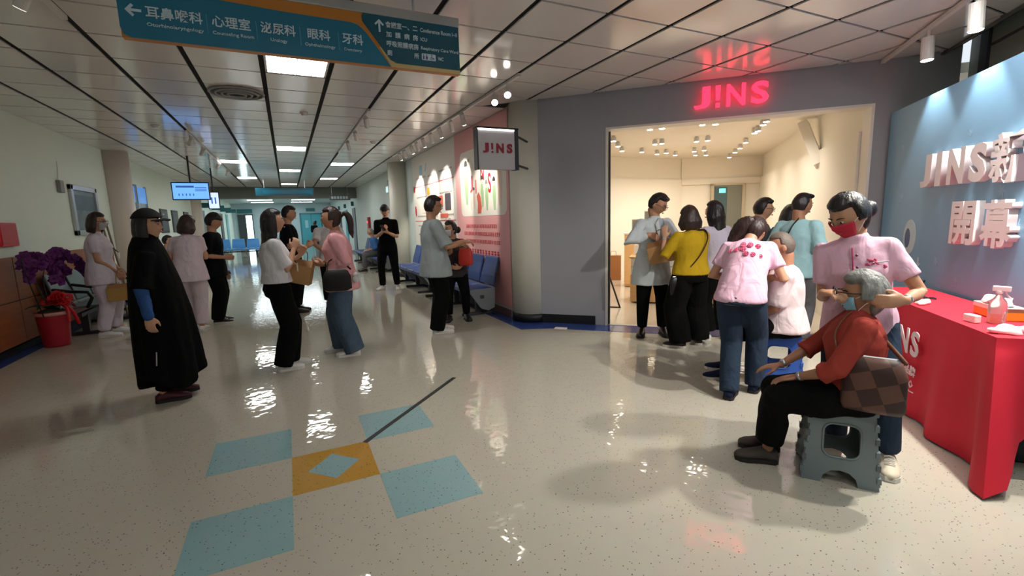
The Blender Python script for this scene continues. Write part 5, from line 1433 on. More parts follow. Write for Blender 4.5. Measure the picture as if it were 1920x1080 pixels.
# ------------------------------------------------------------------ bags and carried things (top-level)
M_KRAFT = mat('kraft_paper', S(176, 132, 84), .75, noise=.12, nscale=10, bump=.1, bscale=60)
M_KRAFTD = mat('kraft_deep', S(150, 108, 66), .75)  # darker kraft tone for carton tops and handles
def carton(label, c, az, size, tilt=0, handle=None, m=None):
    """kraft gift carton with gabled top and cord handle"""
    o = empty('paper_bag', c, math.radians(-az), label=label, cat='paper bag')
    w, d, h = [s/2 for s in size]
    m = m or M_KRAFT
    b = obj('bag_body', MB().box((-w, -d, -h), (w, d, h*.55)), m, o, bevel=.004); b.rotation_euler[1] = math.radians(tilt)
    g = obj('bag_top', MB().add([(-w, -d, h*.55), (w, -d, h*.55), (w, d, h*.55), (-w, d, h*.55), (-w*.9, 0, h*1.0), (w*.9, 0, h*1.0)], [(0, 1, 5, 4), (2, 3, 4, 5), (0, 4, 3), (1, 2, 5), (3, 2, 1, 0)]), M_KRAFTD, o); g.rotation_euler[1] = math.radians(tilt)
    hl = handle or .12
    hd = obj('bag_handle', MB().tube(cr([(-w*.4, 0, h*.98), (-w*.3, 0, h+hl*.7), (0, 0, h+hl), (w*.3, 0, h+hl*.7), (w*.4, 0, h*.98)], 4), .005, 6), M_KRAFTD, o, sm=True); hd.rotation_euler[1] = math.radians(tilt)
    return o
def shoulder_bag(name, label, c, az, size, strap, m, ms, cat='bag', charm=None, rnd=.3):
    o = empty(name, c, label=label, cat=cat)
    a = math.radians(az); Rr = np.array((math.cos(a), -math.sin(a), 0)); Fr = np.array((math.sin(a), math.cos(a), 0))
    w, d, h = [s/2 for s in size]
    mb = MB().loft([(Z*-h, Rr, Fr, w*(1-rnd), d*.6), (Z*-h*.8, Rr, Fr, w, d), (Z*h*.4, Rr, Fr, w*.97, d), (Z*h*.85, Rr, Fr, w*.8, d*.8), (Z*h, Rr, Fr, w*.6, d*.4)], 20, ex=3)
    obj('bag_body', mb, m, o, sm=True)
    obj('zip', MB().tube([Rr*-w*.6+Z*h, Rr*w*.6+Z*h], .005, 6), M_ALU, o)
    if strap is not None: obj('strap', MB().tube(cr([np.array(p, float)-np.array(c) for p in strap], 6), .011, 6, flat=(Fr, .45, 1)), ms, o, sm=True)
    if charm is not None:
        q = np.array(charm)-np.array(c); ch = obj('charm', MB().ball(q, .035, .03, .042, None, 12, 8), mat('charm_white', S(206, 206, 204), .7), o, sm=True); obj('charm_head', MB().ball(q+Z*.045, .03, .028, .026, None, 12, 8), MATS['charm_white'], ch, sm=True)
    return o

# ================================================================== who stands where
C_WHITE = cloth_m('white', S(222, 220, 224)); C_NURSE = cloth_m('nurse_white', S(212, 204, 214)); C_BLACK = cloth_m('black', S(9, 9, 10), .95, .2); C_BLACK2 = cloth_m('black_soft', S(13, 13, 16), .95, .2)
C_PINK = cloth_m('pink', S(228, 168, 172)); C_PINKL = cloth_m('pink_pale', S(228, 186, 206)); C_DENIM = cloth_m('denim', S(76, 94, 112), .85, .25); C_DENIMD = cloth_m('denim_dark', S(42, 56, 74), .85, .25)
C_GREY = cloth_m('grey_green', S(150, 160, 160)); C_YEL = cloth_m('mustard', S(190, 156, 32)); C_LAV = cloth_m('lavender', S(196, 190, 206)); C_COAT = cloth_m('lab_coat', S(204, 212, 216)); C_BLUE = cloth_m('blue_sleeve', S(52, 84, 138), .85, .3)
C_RED = cloth_m('brick_red', S(156, 62, 52), .85, .15); C_SEA = cloth_m('sea_green', S(150, 190, 196)); C_DKG = cloth_m('dark_grey', S(88, 88, 90)); C_SKIRTB = cloth_m('navy', S(30, 40, 66))
M_MASKG = mat('mask_grey', S(178, 176, 178), .8); M_MASKR = mat('mask_red', S(196, 36, 62), .8); M_MASKB = mat('mask_blue', S(140, 190, 214), .8); M_MASKW = mat('mask_white', S(206, 202, 204), .8)
M_GLS = mat('spectacles', S(36, 30, 30), .3); M_LAN = mat('lanyard_dark', S(48, 36, 44), .6)
WSH = dict(mat=M_SHW, sole=M_SOLE); KSH = dict(mat=M_SHB, sole=M_SOLEK); SNK = dict(mat=M_SHB, sole=M_SOLE, laces=True); WSL = dict(mat=M_SHW, sole=M_SOLE, laces=True)

# 1 nurse holding a paper bag (left)
person('woman in white nurse uniform with mask holding a paper bag by the bench', (-2.28, 7.94), 88, H=1.66, build=1.22, head=(12, 4), skin='b', vx=.011,
       feet={'L': (-2.26, 8.06), 'R': (-2.33, 7.82)}, footaz={'L': 85, 'R': 92},
       hands={'R': ((-2.10, 7.88, .86), (.35, .1, -.9), (-.3, 1, 0), .9, None), 'L': ((-2.09, 7.96, .88), (.3, -.2, -.9), (-.3, -1, 0), .9, None)},
       top=dict(mat=C_NURSE, sleeve=.62, hem=-.10, ease=.012, flare=.02, collar=True), bottom=dict(mat=C_NURSE, ease=.012, wide=.015), shoes=WSH, hair=dict(style='bob', m=M_HAIRB, vol=1.05),
       extras=[mask(M_MASKG), glasses(M_GLS), lanyard(M_LAN, .25)])
carton('tan paper gift carton hanging from the nurse\'s hands', (-2.04, 7.80, .60), -8, (.34, .18, .22), 0, .20, mat('kraft_gold', S(172, 134, 70), .7, noise=.15, nscale=8))
# 2 woman in black cape
def cape(c):
    H, R, F, P, N = c['H'], c['R'], c['F'], c['P'], c['N']
    P2 = lambda z, f=0: np.array((P[0], P[1], z))+F*f
    mb = MB().loft([(P2(.17, .05), R, F, .235, .235), (P2(.45, .045), R, F, .23, .225), (P2(.75, .035), R, F, .22, .205), (P2(1.0, .022), R, F, .21, .175), (P2(1.16, .01), R, F, .195, .145), (P2(1.28, 0), R, F, .165, .115), (P2(1.35, 0), R, F, .11, .085), (P2(1.39, .005), R, F, .070, .066), (P2(1.405, .005), R, F, .062, .058)], 40)
    for sd in 'LR':
        s0, el, wr = c['arm'][sd]; mb.tube([s0, (s0+el)/2, el+(wr-el)*.12], [.066, .070, .072], 14, round_ends=False)
    me = solid(mb, .013, 4)
    N_ = len(me.vertices); co = np.empty(N_*3); me.vertices.foreach_get('co', co); co = co.reshape(-1, 3)
    rel = co[:, :2]-P[:2]; ang = np.arctan2(rel[:, 1], rel[:, 0]); amt = np.clip((1.15-co[:, 2])/1.0, 0, 1)
    s_ = 1+amt*(.07*np.sin(ang*7+co[:, 2]*1.5)+.04*np.sin(ang*13+1))
    co[:, :2] = P[:2]+rel*s_[:, None]; lowm = co[:, 2] < .25; co[lowm, 2] += .05*np.sin(ang[lowm]*3+1)
    me.vertices.foreach_set('co', co.ravel()); me.update()
    obj('cape', me, C_BLACK, c['root'])
    # visible blue sleeve at the slit
    s0, el, wr = c['arm']['R']; mb = MB().tube([el+(s0-el)*.25, el, (el+wr)/2, wr+(wr-el)*.02], [.05, .048, .044, .037], 14)
    obj('sleeve', ripple(solid(mb, .009, 3), .004, 60, 5), C_BLUE, c['root'])
    obj('collar', solid(MB().loft([(N-Z*.03, R, F, .085, .078), (N+Z*.02+F*.01, R, F, .068, .064), (N+Z*.055+F*.02, R, F, .062, .058)], 22), .009, 2), cloth_m('collar_blue', S(44, 58, 88), .85, .2), c['root'])
    obj('zip_pull', MB().tube([P2(.46, -.0)+R*.252-F*.02, P2(.36, 0)+R*.262-F*.03], .005, 6), M_ALU, c['root'])
person('woman in black cap and long black cape with blue sleeve', (-1.03, 4.64), 80, H=1.565, head=(24, -2), vx=.009,
       feet={'L': (-1.01, 4.74), 'R': (-1.04, 4.56)}, footaz={'L': 78, 'R': 84},
       hands={'R': ((-1.02, 4.375, .755), (.05, -.05, -1), (.2, 1, 0), .5, (-1, -.6, 0)), 'L': ((-.98, 4.86, .78), None, (0, -1, 0), .4, None)},
       bottom=dict(mat=C_BLACK, wide=.01), shoes=dict(mat=mat('shoe_maroon', S(70, 16, 28), .6), sole=M_SOLEK), hair=dict(style='bob', m=M_HAIRK, vol=.95), extras=[cape, baseball_cap(mat('cap_black', S(18, 18, 20), .85))])
# 3 white-uniformed woman, back view
person('white uniformed woman with dark bob seen from behind', (-1.25, 7.6), 12, H=1.60, build=1.15, lean=6, head=(25, 8), vx=.012,
       feet={'L': (-1.34, 7.66), 'R': (-1.17, 7.50)}, hands={'R': ((-1.20, 7.86, 1.05), (-.5, .8, .1), (-1, 0, 0), .8, (.5, -.3, -.9)), 'L': ((-1.33, 7.84, 1.05), (.3, .9, 0), (1, 0, 0), .8, None)},
       top=dict(mat=cloth_m('nurse_pinkish', S(216, 202, 210)), sleeve=.6, hem=-.09, ease=.02, flare=.03), bottom=dict(mat=cloth_m('nurse_pinkish2', S(210, 196, 204)), wide=.015), shoes=WSH, hair=dict(style='bob', m=M_HAIRB, bangs=True, vol=1.1))
# 4 man in black beside her
person('man in black tee and wide trousers beside the white uniformed woman', (-1.03, 8.1), 100, H=1.63, male=True, lean=4, head=(-10, 12), vx=.013, skin='b',
       feet={'L': (-1.06, 8.22), 'R': (-1.04, 7.98)}, hands={'R': ((-.86, 7.92, .98), None, (-.2, 1, 0), .8, None)},
       top=dict(mat=C_BLACK2, sleeve=.8, hem=-.10, ease=.035, flare=.02), bottom=dict(mat=C_BLACK, wide=.04, len=1.05), shoes=SNK, hair=dict(style='short', m=M_HAIRK, bangs=True, vol=1.3))
# 5 woman in white blouse and black trousers
person('woman in white blouse and black trousers gesturing with raised hand', (-.13, 5.02), 82, H=1.575, head=(6, -2), vx=.009, lean=-2,
       feet={'L': (-.08, 5.10), 'R': (-.15, 4.94)}, hands={'R': ((.045, 5.00, 1.19), (.35, .2, .9), (-.2, .9, 0), 1.1, (-.3, -.5, -1)), 'L': ((.10, 5.10, 1.12), (.4, -.3, .8), (0, -1, .2), .9, None)},
       top=dict(mat=C_WHITE, sleeve=.85, hem=.03, ease=.028, cuff=1.25), bottom=dict(mat=C_BLACK, ease=.012, wide=.035, len=1.05), shoes=WSH, hair=dict(style='long', m=M_HAIRK),
       extras=[lanyard(M_LAN, .26)])
carton('brown paper carton hanging from the arm of woman in white blouse', (.09, 5.12, .955), 15, (.22, .14, .24), 14, .10)
# 6 man behind her
person('man in black shirt standing behind the woman in white blouse', (.02, 8.3), 100, H=1.73, male=True, head=(0, 10), vx=.014, skin='b',
       hands={'R': ((.27, 8.16, 1.06), (.6, .4, .5), (-.2, 1, .3), 1.0, None), 'L': ((.28, 8.34, 1.06), (.6, -.3, .5), (-.2, -1, 0), 1.0, None)},
       top=dict(mat=C_BLACK2, sleeve=.8, hem=-.08, ease=.03), bottom=dict(mat=C_BLACK, wide=.03), shoes=KSH, hair=dict(style='short', m=M_HAIRK, vol=1.2))
# 7 woman in pink shirt
person('woman in loose pink shirt and wide jeans with ponytail', (.49, 5.26), -78, H=1.60, head=(-2, 0), lean=3, vx=.009, skin='b',
       feet={'L': (.55, 5.14), 'R': (.45, 5.40)}, footaz={'L': -80, 'R': -82},
       hands={'L': ((.325, 5.20, 1.0), (-.9, .1, .1), (.2, .4, .5), 1.0, (.8, -.5, -1)), 'R': ((.32, 5.34, 1.02), (-.9, -.2, 0), (.2, -.4, .5), 1.0, (.8, .5, -1))},
       top=dict(mat=C_PINK, sleeve=1.35, hem=-.075, ease=.040, flare=.03, collar=True, fold=.012, freq=18, cuff=1.5), bottom=dict(mat=C_DENIM, wide=.055, ease=.015, fold=.007, len=1.05), shoes=WSL, hair=dict(style='pony', m=M_HAIRB),
       extras=[hairclip(mat('hair_tie_pearl', S(206, 200, 190), .4), 0, -.112, .035), watch('L', M_SHB)])
shoulder_bag('belt_bag', 'black half-moon bag with white plush charm at pink shirt woman\'s waist', (.42, 5.04, .845), 12, (.28, .12, .22), [(.33, 5.03, .95), (.36, 5.09, 1.04), (.46, 5.14, 1.05), (.56, 5.07, .95)], mat('bag_black', S(10, 10, 12), .7), M_BLACK, charm=(.60, 5.03, .845))
# 8 person in white behind pink woman
person('person in white shirt with hands behind back beyond the pink shirt woman', (.64, 8.6), 8, H=1.66, male=True, head=(0, 5), vx=.014, skin='b',
       hands={'L': ((.58, 8.42, .93), (.7, -.2, -.3), (0, -1, 0), .7, (-.8, -.3, 0)), 'R': ((.68, 8.42, .95), (-.7, -.2, -.3), (0, -1, 0), .7, (.8, -.3, 0))},
       top=dict(mat=C_WHITE, sleeve=.7, hem=-.06, ease=.025), bottom=dict(mat=C_BLACK, wide=.02), shoes=KSH, hair=dict(style='short', m=M_HAIRK))
# 9 far person
person('distant person in dark clothes with backpack before the teal doors', (1.62, 31.8), 60, H=1.66, head=(0, 15), vx=.022, hands={'R': ((1.85, 31.8, 1.1), None, (-1, 0, 0), .8, None), 'L': ((1.83, 31.95, 1.1), None, (0, -1, 0), .8, None)},
       top=dict(mat=C_BLACK2, sleeve=1.8, hem=-.08, ease=.03), bottom=dict(mat=C_DENIMD, wide=.02), shoes=KSH, hair=dict(style='bob', m=M_HAIRK))
shoulder_bag('backpack', 'dark backpack on the distant person', (1.47, 31.70, 1.14), 60, (.30, .18, .44), None, C_BLACK2, M_BLACK, 'backpack')
# 10 man in black polo on phone
person('man in black polo shirt and trousers looking down at phone', (1.88, 9.98), 205, H=1.80, male=True, head=(-6, 28), vx=.012, skin='a', build=.95,
       feet={'L': (2.03, 9.92), 'R': (1.74, 10.02)}, footaz={'L': 190, 'R': 225},
       hands={'R': ((1.78, 9.76, 1.24), (.2, -.6, .5), (.4, .6, .5), 1.0, (-.3, .2, -1)), 'L': ((1.86, 9.70, 1.21), (-.8, -.2, .3), (.2, .5, .6), .9, (.35, .1, -1))},
       top=dict(mat=C_BLACK, sleeve=.85, hem=-.08, ease=.022, collar=True), bottom=dict(mat=C_BLACK2, wide=.012), shoes=WSH, hair=dict(style='short', m=M_HAIRK, bangs=True, vol=1.15), extras=[watch('L', M_BLACK)])
obj('mobile_phone', MB().box((-.038, -.005, -.075), (.038, .005, .075)), mat('phone_black', S(20, 20, 24), .2), None, 'dark mobile phone in hands of the man in black polo', 'phone', bevel=.004, loc=(1.755, 9.655, 1.31)).rotation_euler = (math.radians(-40), 0, math.radians(25))
# 11 seated person in blue
person('grey-haired seated person in blue on bench beyond the rear column', (2.40, 14.3), -90, H=1.60, male=True, pelvis=(2.40, 14.3, .53), lean=14, head=(10, 10), vx=.016, skin='c',
       feet={'L': (2.0, 14.18), 'R': (2.0, 14.42)}, hands={'L': ((2.12, 14.16, .62), None, (0, 0, -1), .4, None), 'R': ((2.12, 14.44, .62), None, (0, 0, -1), .4, None)},
       top=dict(mat=cloth_m('mid_blue', S(58, 100, 150)), sleeve=1.6, hem=-.02, ease=.025), bottom=dict(mat=C_DKG, wide=.01), shoes=KSH, hair=dict(style='buzz', m=M_HAIRG))
# 12 young man pointing
person('young man in grey oversized tee and black trousers stretching an arm forward', (1.64, 5.65), 92, H=1.73, male=True, build=.98, head=(0, 8), vx=.009, skin='b', lean=-2,
       feet={'L': (1.66, 5.74), 'R': (1.60, 5.58)}, footaz={'L': 88, 'R': 96},
       hands={'R': ((1.965, 5.47, 1.16), (.9, .1, -.1), (0, .3, -1), .7, (0, -.4, -1)), 'L': ((1.98, 5.76, 1.10), (.9, -.2, 0), (0, -.3, -1), .7, (0, .3, -1))},
       top=dict(mat=C_GREY, sleeve=.95, hem=-.10, ease=.05, flare=.03, cuff=1.15, fold=.010), bottom=dict(mat=C_BLACK, wide=.04, ease=.015, len=1.05), shoes=WSL, hair=dict(style='short', m=M_HAIRK, vol=1.15),
       extras=[glasses(M_GLS), lanyard(mat('lanyard_red', S(120, 30, 40), .6), .28)])
# 13 masked woman
M_PAT = mat('cloth_patterned', S(46, 40, 42), .85, noise=.9, nscale=14, bump=.1, bscale=200)
person('shorter woman in dark patterned top with pale mask by the bench', (2.10, 6.22), 225, H=1.42, head=(25, 8), build=1.05, lean=6, vx=.010, skin='b',
       feet={'L': (2.22, 6.18), 'R': (1.98, 6.24)}, footaz={'L': 185, 'R': 215},
       hands={'R': ((1.90, 6.02, .96), (.6, -.4, .4), (.3, .7, .4), .7, None), 'L': ((2.06, 5.95, .78), (-.8, -.2, .1), (.2, .8, .2), .8, (1, 0, -.7))},
       top=dict(mat=M_PAT, sleeve=.9, hem=-.08, ease=.022, flare=.01), bottom=dict(mat=C_BLACK, wide=.01), shoes=KSH, hair=dict(style='bun', m=M_HAIRK), extras=[mask(M_MASKW)])
shoulder_bag('tote_bag', 'bright red tote bag held by the masked woman', (2.14, 5.90, .93), 215, (.20, .09, .24), [(2.07, 5.93, 1.04), (2.12, 6.0, 1.16), (2.20, 5.9, 1.04)], mat('bag_red', S(206, 56, 44), .5), mat('bag_red_strap', S(190, 40, 36), .5))
# 14 man in white coat
def coat_front(c):
    C, N, Fc, Rc, U, H, P = c['C'], c['N'], c['Fc'], c['Rc'], c['U'], c['H'], c['P']
    f0 = lambda s, x: P+U*s+Fc*(.085*H*(1-.35*max(0, (s-.22*H)/(.09*H))))+Rc*x
    mb = MB().add([f0(.305*H, -.03), f0(.305*H, .03), f0(.22*H, .045), f0(.10*H, .006), f0(.22*H, -.045)], [(0, 1, 2, 3, 4)])
    o = obj('inner_shirt', mb, cloth_m('shirt_pale_blue', S(178, 190, 204)), c['root']); s_ = o.modifiers.new('s', 'SOLIDIFY'); s_.thickness = .012
    lp = MB()
    for e in (-1, 1): lp.add([f0(.305*H, e*.028)+Fc*.01, f0(.27*H, e*.085)+Fc*.004, f0(.20*H, e*.07)+Fc*.012, f0(.10*H, e*.006)+Fc*.014, f0(.21*H, e*.040)+Fc*.014], [(0, 1, 2, 3, 4) if e > 0 else (4, 3, 2, 1, 0)])
    o = obj('lapel', lp, C_COAT, c['root']); s_ = o.modifiers.new('s', 'SOLIDIFY'); s_.thickness = .006
person('man in long white lab coat and dark trousers looking into paper bag', (3.83, 4.18), 182, H=1.67, male=True, head=(-28, 30), lean=4, vx=.009, skin='b',
       feet={'L': (3.94, 4.10), 'R': (3.73, 4.22)}, footaz={'L': 205, 'R': 228},
       hands={'R': ((3.665, 4.055, 1.20), (.5, -.5, -.3), (.4, .6, -.4), 1.1, (-.9, .4, -.5)), 'L': ((3.88, 3.90, 1.13), (-.6, -.4, -.2), (-.4, .7, -.4), .9, (.8, 0, -.7))},
       top=dict(mat=C_COAT, name='lab_coat', sleeve=1.9, hem=-.155, ease=.030, flare=.055, collar=True, fold=.008), bottom=dict(mat=C_BLACK, wide=.008), shoes=dict(mat=mat('shoe_brown_black', S(34, 24, 22), .35), sole=M_SOLEK), hair=dict(style='short', m=M_HAIRK, vol=1.2),
       extras=[glasses(M_GLS), coat_front])
carton('brown paper carton between the man in lab coat and yellow blouse woman', (3.735, 3.895, 1.02), 50, (.32, .20, .24), -12, .12)
# 15 woman in mustard blouse
person('woman in mustard yellow blouse and wide black trousers seen from behind', (3.84, 3.60), 22, H=1.50, head=(-12, 4), build=1.12, vx=.009, lean=3,
       feet={'L': (3.70, 3.58), 'R': (3.96, 3.58)}, footaz={'L': -40, 'R': 30},
       hands={'L': ((3.655, 3.80, 1.17), (.05, .1, 1), (.8, .5, 0), .35, (-.6, .2, -1)), 'R': ((3.98, 3.84, 1.0), (-.3, .8, .3), (-.7, .1, .3), .8, None)},
       top=dict(mat=C_YEL, sleeve=1.05, hem=-.005, ease=.030, fold=.007, cuff=1.1), bottom=dict(mat=C_BLACK, wide=.06, ease=.02, len=1.05), shoes=SNK, hair=dict(style='bob', m=M_HAIRB, bangs=True, vol=1.25), extras=[watch('L', M_ALU)])
shoulder_bag('crossbody_bag', 'small black crossbody bag on hip of mustard blouse woman', (3.655, 3.62, .66), 22, (.12, .05, .21), [(3.68, 3.60, .76), (3.78, 3.455, .96), (3.90, 3.45, 1.14), (3.96, 3.53, 1.24), (3.94, 3.62, 1.245)], mat('bag_black2', S(26, 26, 28), .4), mat('strap_brown', S(60, 34, 34), .5))
# 16 woman in lavender tee
person('woman in lavender tee and black trousers with wavy dark hair', (4.25, 3.64), 5, H=1.55, head=(-18, 2), vx=.010, build=1.05,
       feet={'L': (4.17, 3.66), 'R': (4.38, 3.60)}, footaz={'L': 0, 'R': 60},
       hands={'R': ((4.36, 3.57, .70), (.0, .1, -1), (-.8, .6, 0), .9, (.7, -.6, 0)), 'L': ((4.2, 3.9, 1.0), None, (1, 0, 0), .8, None)},
       top=dict(mat=C_LAV, sleeve=.75, hem=-.02, ease=.030, cuff=1.25), bottom=dict(mat=C_BLACK, wide=.05, ease=.02), shoes=WSH, hair=dict(style='long', m=M_HAIRK, vol=1.1), extras=[watch('R', M_SHW)])
b_ = empty('water_bottle', (4.37, 3.545, .50), label='small bottle with green base held by the lavender tee woman', cat='bottle')
obj('bottle_body', MB().loft([(Z*z, (1, 0, 0), (0, 1, 0), r, r) for z, r in ((0, .03), (.01, .034), (.12, .034), (.15, .018), (.165, .016))], 14), mat('bottle_white', S(220, 220, 208), .3), b_, sm=True); obj('bottle_base', MB().cyl((0, 0, -.002), (0, 0, .055), .0355, n=14), mat('bottle_green', S(84, 92, 44), .4), b_); obj('bottle_cap', MB().cyl((0, 0, .165), (0, 0, .19), .018, n=12), M_WHITE, b_)
# 17-19 people in the shop
person('person in grey jacket with glasses at the shop entrance', (4.92, 3.61), 130, H=1.57, male=True, head=(0, 8), vx=.013, top=dict(mat=C_DKG, sleeve=1.9, hem=-.06, ease=.03, collar=True), bottom=dict(mat=C_BLACK), shoes=KSH, hair=dict(style='short', m=M_HAIRK, vol=1.3), extras=[glasses(M_GLS)])
person('dark-haired customer in blue mostly hidden behind others in the shop', (5.49, 3.66), 80, H=1.50, head=(20, 15), vx=.014, top=dict(mat=C_BLUE, sleeve=.7, hem=-.06, ease=.03), bottom=dict(mat=C_BLACK), shoes=KSH, hair=dict(style='bob', m=M_HAIRK, bangs=True))
sh19 = person('man in pale sea green tee with black strap seen from behind', (4.70, 3.02), 85, H=1.60, male=True, build=.95, head=(18, 10), vx=.010, skin='c',
       feet={'L': (4.73, 3.13), 'R': (4.72, 2.92)}, hands={'L': ((4.86, 3.22, 1.0), None, (0, -1, 0), .8, None), 'R': ((4.92, 2.86, 1.02), None, (0, 1, 0), .8, None)},
       top=dict(mat=C_SEA, sleeve=.85, hem=-.06, ease=.035, cuff=1.15), bottom=dict(mat=C_DKG, wide=.01), shoes=KSH, hair=dict(style='short', m=M_HAIRK, vol=.7))
shoulder_bag('crossbody_bag', 'black crossbody bag of man in sea green tee', (4.58, 3.22, .80), 85, (.22, .07, .20), [(4.57, 3.17, .90), (4.545, 3.05, 1.12), (4.575, 3.00, 1.27), (4.66, 2.99, 1.345)], mat('bag_black3', S(24, 26, 26), .6), M_BLACK)
# 20 woman bending forward
def back_print(c):
    P, N, Rc, Fc, U, H = c['P'], c['N'], c['Rc'], c['Fc'], c['U'], c['H']
    rr_ = random.Random(11); q = MB()
    for row, (s, xs) in enumerate(((.232, (-.015, .035, .085)), (.205, (-.10, -.055, -.01)), (.18, (.015, .06, .105)))):
        for x in xs:
            o = P+U*s*H-Fc*(.062*1.05*H+.026-.35*x*x/.1)+Rc*x
            q.tube([o+Rc*.018*math.cos(a)+U*.018*math.sin(a)-Fc*.004 for a in np.linspace(0, 6.283, 11)], .0045, 5, round_ends=False)
            q.tube([o-Rc*.012-Fc*.006, o+Rc*.012-Fc*.006], .0045, 5); q.tube([o-U*.014-Fc*.006, o+U*.014-Fc*.006], .0045, 5)
    obj('back_print', q, mat('print_rose', S(206, 84, 120), .7), c['root'])
def hang_hair(c):
    c0 = c['hp'](-.03, -.10, .03)
    mb = MB().tube(cr([c0, c0-c['R']*.05-Z*.06, c0-c['R']*.10-Z*.17, c0-c['R']*.125-Z*.30], 4), [.05, .06, .065, .065, .065, .062, .06, .056, .05, .045, .038, .03, .014], 12, flat=(c['F'], 1.1, .6))
    obj('hanging_hair', ripple(solid(mb, .009, 2), .006, 70, 3, .3), M_HAIRB, c['root'])
    obj('hair_clip', MB().ball(c['hp'](-.02, -.11, .05), .03, .012, .014, (c['HR'], c['HF'], c['HU']), 10, 6), mat('clip_pale', S(170, 186, 170), .3), c['root'])
person('woman in pink tee and flared jeans bending over the seated man', (3.12, 2.38), 62, H=1.57, lean=37, headoff=(.03, .0, -.045), build=1.05, pelvis=(3.10, 2.41, .80), head=(12, 34), vx=.008, skin='b',
       feet={'L': (2.96, 2.36), 'R': (3.24, 2.36)}, footaz={'L': 60, 'R': 66},
       hands={'R': ((3.45, 2.50, .90), (.5, .0, .6), (-.3, 1, 0), .8, (.1, -.4, -1)), 'L': ((3.36, 2.68, .90), (.6, -.3, .5), (.3, -1, 0), .8, (-.3, .2, -1))},
       top=dict(mat=C_PINKL, sleeve=.62, hem=-.035, ease=.024, fold=.008), bottom=dict(mat=C_DENIMD, ease=.006, wide=.022, len=1.05), shoes=dict(mat=C_SKIRTB, sleeve=0, sole=M_SOLEK), hair=dict(style='tied', m=M_HAIRB), extras=[back_print, hang_hair])
# 21 seated man in white
person('grey-haired man in white shirt sitting on the blue stool', (3.60, 2.44), -32, H=1.60, male=True, pelvis=(3.63, 2.40, .50), lean=2, head=(-8, 10), vx=.009, skin='c', build=1.1,
       feet={'L': (3.30, 2.66), 'R': (3.48, 2.80)}, footaz={'L': -50, 'R': -30},
       hands={'L': ((3.40, 2.58, .58), (-.4, .8, -.3), (0, 0, -1), .4, None), 'R': ((3.58, 2.70, .58), (-.4, .8, -.3), (0, 0, -1), .4, None)},
       top=dict(mat=cloth_m('white_pink', S(224, 206, 208)), sleeve=.9, hem=-.03, ease=.04, flare=.02, fold=.012), bottom=dict(mat=C_BLACK, ln=.1, len=.1, wide=.02), shoes=dict(mat=C_SKIRTB, sole=M_SOLE), hair=dict(style='buzz', m=mat('hair_grey_brown', S(96, 84, 76), .6, noise=.5, nscale=40, bump=.3, bscale=120)))
# 22 helper in pink polo
def polo(c):
    P, C, N, Rc, Fc, U, H = c['P'], c['C'], c['N'], c['Rc'], c['Fc'], c['U'], c['H']
    f0 = lambda s, x: P+U*s*H+Fc*(.062*H+.040 if s < .225 else .062*H+.040-(s-.225)*H*.5)+Rc*x
    obj('placket_edge', MB().tube([f0(.285, .012)+Fc*.006, f0(.24, .012)+Fc*.004, f0(.20, .012)+Fc*.003], .004, 6), mat('print_rose2', S(176, 40, 92), .7), c['root'])
    for s in (.262, .225): obj('button', MB().ball(f0(s, -.006)+Fc*.004, .007, .007, .007, None, 8, 6), mat('button_plum', S(90, 50, 90), .4), c['root'])
    q = MB(); rr_ = random.Random(2)
    for i in range(9):
        p_ = f0(.232+rr_.uniform(-.014, .014), -.085+rr_.uniform(-.035, .035))-Fc*.012
        q.tube([p_, p_+Rc*rr_.uniform(-.02, .02)+U*rr_.uniform(-.01, .01)], .006, 6)
    obj('chest_emblem', q, mat('print_rose', S(206, 84, 120), .7), c['root'])
    obj('chest_emblem_line', MB().tube([f0(.236, -.075)-Fc*.006, f0(.236, -.135)-Fc*.018], .004, 6), C_WHITE, c['root'])
person('woman in pale pink polo and red mask fitting glasses on seated elder', (2.86, 1.44), 242, H=1.56, lean=11, build=1.0, pelvis=(2.872, 1.462, .80), headpos=(2.715, 1.475, 1.385), head=(40, 30), vx=.007, skin='b', slean=6,
       feet={'L': (2.885, 1.27), 'R': (2.84, 1.52)}, footaz={'L': 240, 'R': 246},
       hands={'R': ((2.54, 1.475, .985), (-.3, -.9, .12), (.3, .1, -1), 1.0, (.9, .5, -.7)), 'L': ((2.665, 1.165, .975), (-.8, .5, -.05), (.3, .8, -.1), .55, (.9, -.25, -.6))},
       top=dict(mat=C_PINKL, sleeve=.68, hem=-.075, ease=.022, flare=.01, collar=True, fold=.008), bottom=dict(mat=C_DENIMD, ease=.006, wide=.012), shoes=dict(mat=mat('shoe_cream', S(214, 202, 180), .6), sole=M_SOLE, laces=True), hair=dict(style='bun', m=M_HAIRK, vol=1.25),
       extras=[mask(M_MASKR), polo, watch('L', M_ALU)])
# 23 seated elder
EF = -37.5
person('grey-haired elderly woman in brick red shirt seated on grey stool', (2.55, 1.42), EF, H=1.42, pelvis=(2.615, 1.335, .46), headpos=(2.625, 1.325, .985), lean=0, head=(2, 6), vx=.0065, skin='c', build=1.08, slean=0,
       feet={'L': (2.36, 1.615), 'R': (2.50, 1.70)}, footaz={'L': -46, 'R': -42},
       hands={'L': ((2.405, 1.50, .535), (-.55, .75, -.28), (0, 0, -1), .35, (-.5, -.9, -.4)), 'R': ((2.50, 1.66, .54), (-.6, .75, -.25), (0, 0, -1), .35, (.8, .5, -.4))},
       top=dict(mat=C_RED, sleeve=1.30, hem=.0, ease=.032, flare=.015, collar=True, fold=.008, cuff=1.6), bottom=dict(mat=C_BLACK, ease=.015, wide=.025, len=.80), shoes=dict(mat=mat('shoe_taupe', S(66, 58, 54), .7), sole=M_SOLEK), hair=dict(style='crop', m=M_HAIRG),
       extras=[mask(M_MASKB), watch('L', M_ALU), watch('R', M_ALU)])
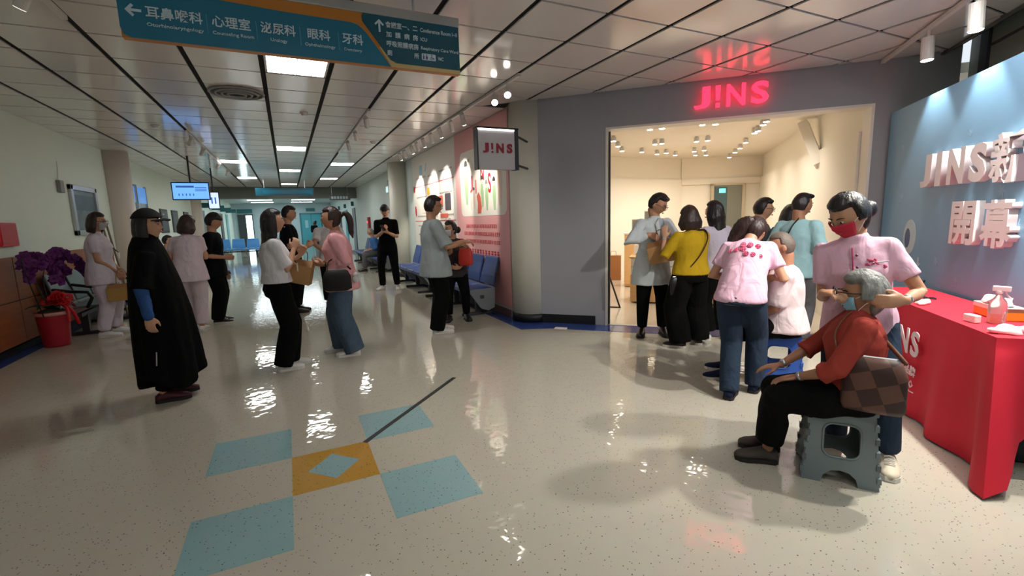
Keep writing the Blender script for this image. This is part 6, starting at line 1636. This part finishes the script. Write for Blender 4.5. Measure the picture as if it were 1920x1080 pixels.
M_PLAID = bpy.data.materials.new('plaid_brown'); M_PLAID.use_nodes = True
nt = M_PLAID.node_tree; bs_ = nt.nodes['Principled BSDF']; tc = nt.nodes.new('ShaderNodeTexCoord'); mp = nt.nodes.new('ShaderNodeMapping'); mp.inputs['Rotation'].default_value = (.3, .2, .9); ck = nt.nodes.new('ShaderNodeTexChecker'); ck.inputs['Scale'].default_value = 12
ck.inputs['Color1'].default_value = S(52, 26, 20); ck.inputs['Color2'].default_value = S(92, 60, 48); nt.links.new(tc.outputs['Object'], mp.inputs[0]); nt.links.new(mp.outputs[0], ck.inputs['Vector']); nt.links.new(ck.outputs['Color'], bs_.inputs['Base Color']); bs_.inputs['Roughness'].default_value = .6
shoulder_bag('shoulder_bag', 'brown plaid shoulder bag at the seated elder\'s side', (2.498, 1.185, .575), 62, (.26, .11, .27), [(2.42, 1.30, .68), (2.47, 1.36, .80), (2.58, 1.33, .905), (2.62, 1.24, .80), (2.58, 1.10, .69)], M_PLAID, mat('strap_tan', S(110, 66, 40), .6), rnd=.1).rotation_euler = (0, math.radians(0), 0)
dv_ = empty('trial_frame', (2.47, 1.40, .985), label='dark eyeglasses held in front of the elder\'s face by the helper', cat='glasses')
fm_ = MB(); ev = math.radians(EF); ef = np.array((math.sin(ev), math.cos(ev), 0)); er = np.array((math.cos(ev), -math.sin(ev), 0)); o0 = ef*.06
for e in (-1, 1):
    fm_.tube([o0+er*(e*.033+.024*math.cos(a))+Z*.02*math.sin(a) for a in np.linspace(0, 6.283, 15)], .0035, 6, round_ends=False)
    fm_.tube([o0+er*e*.058+Z*.004, o0+er*e*.078-ef*.06, o0+er*e*.08-ef*.12], .003, 5)
fm_.tube([o0-er*.01+Z*.004, o0+er*.01+Z*.004], .0035, 6)
obj('frame', fm_, M_GLS, dv_, sm=True)
dv_.location = (2.585, 1.375, 1.0)
# 24, 25 seated far left
person('seated person in black trousers on bench beyond left column', (-2.4, 12.7), 88, H=1.62, male=True, pelvis=(-2.45, 12.7, .50), head=(0, 0), vx=.016, feet={'L': (-2.0, 12.8), 'R': (-2.0, 12.6)}, hands={'L': ((-2.1, 12.85, .62), None, (0, 0, -1), .4, None), 'R': ((-2.1, 12.55, .62), None, (0, 0, -1), .4, None)},
       top=dict(mat=C_GREY, sleeve=.8, hem=-.02, ease=.03), bottom=dict(mat=C_BLACK), shoes=KSH, hair=dict(style='short', m=M_HAIRK))
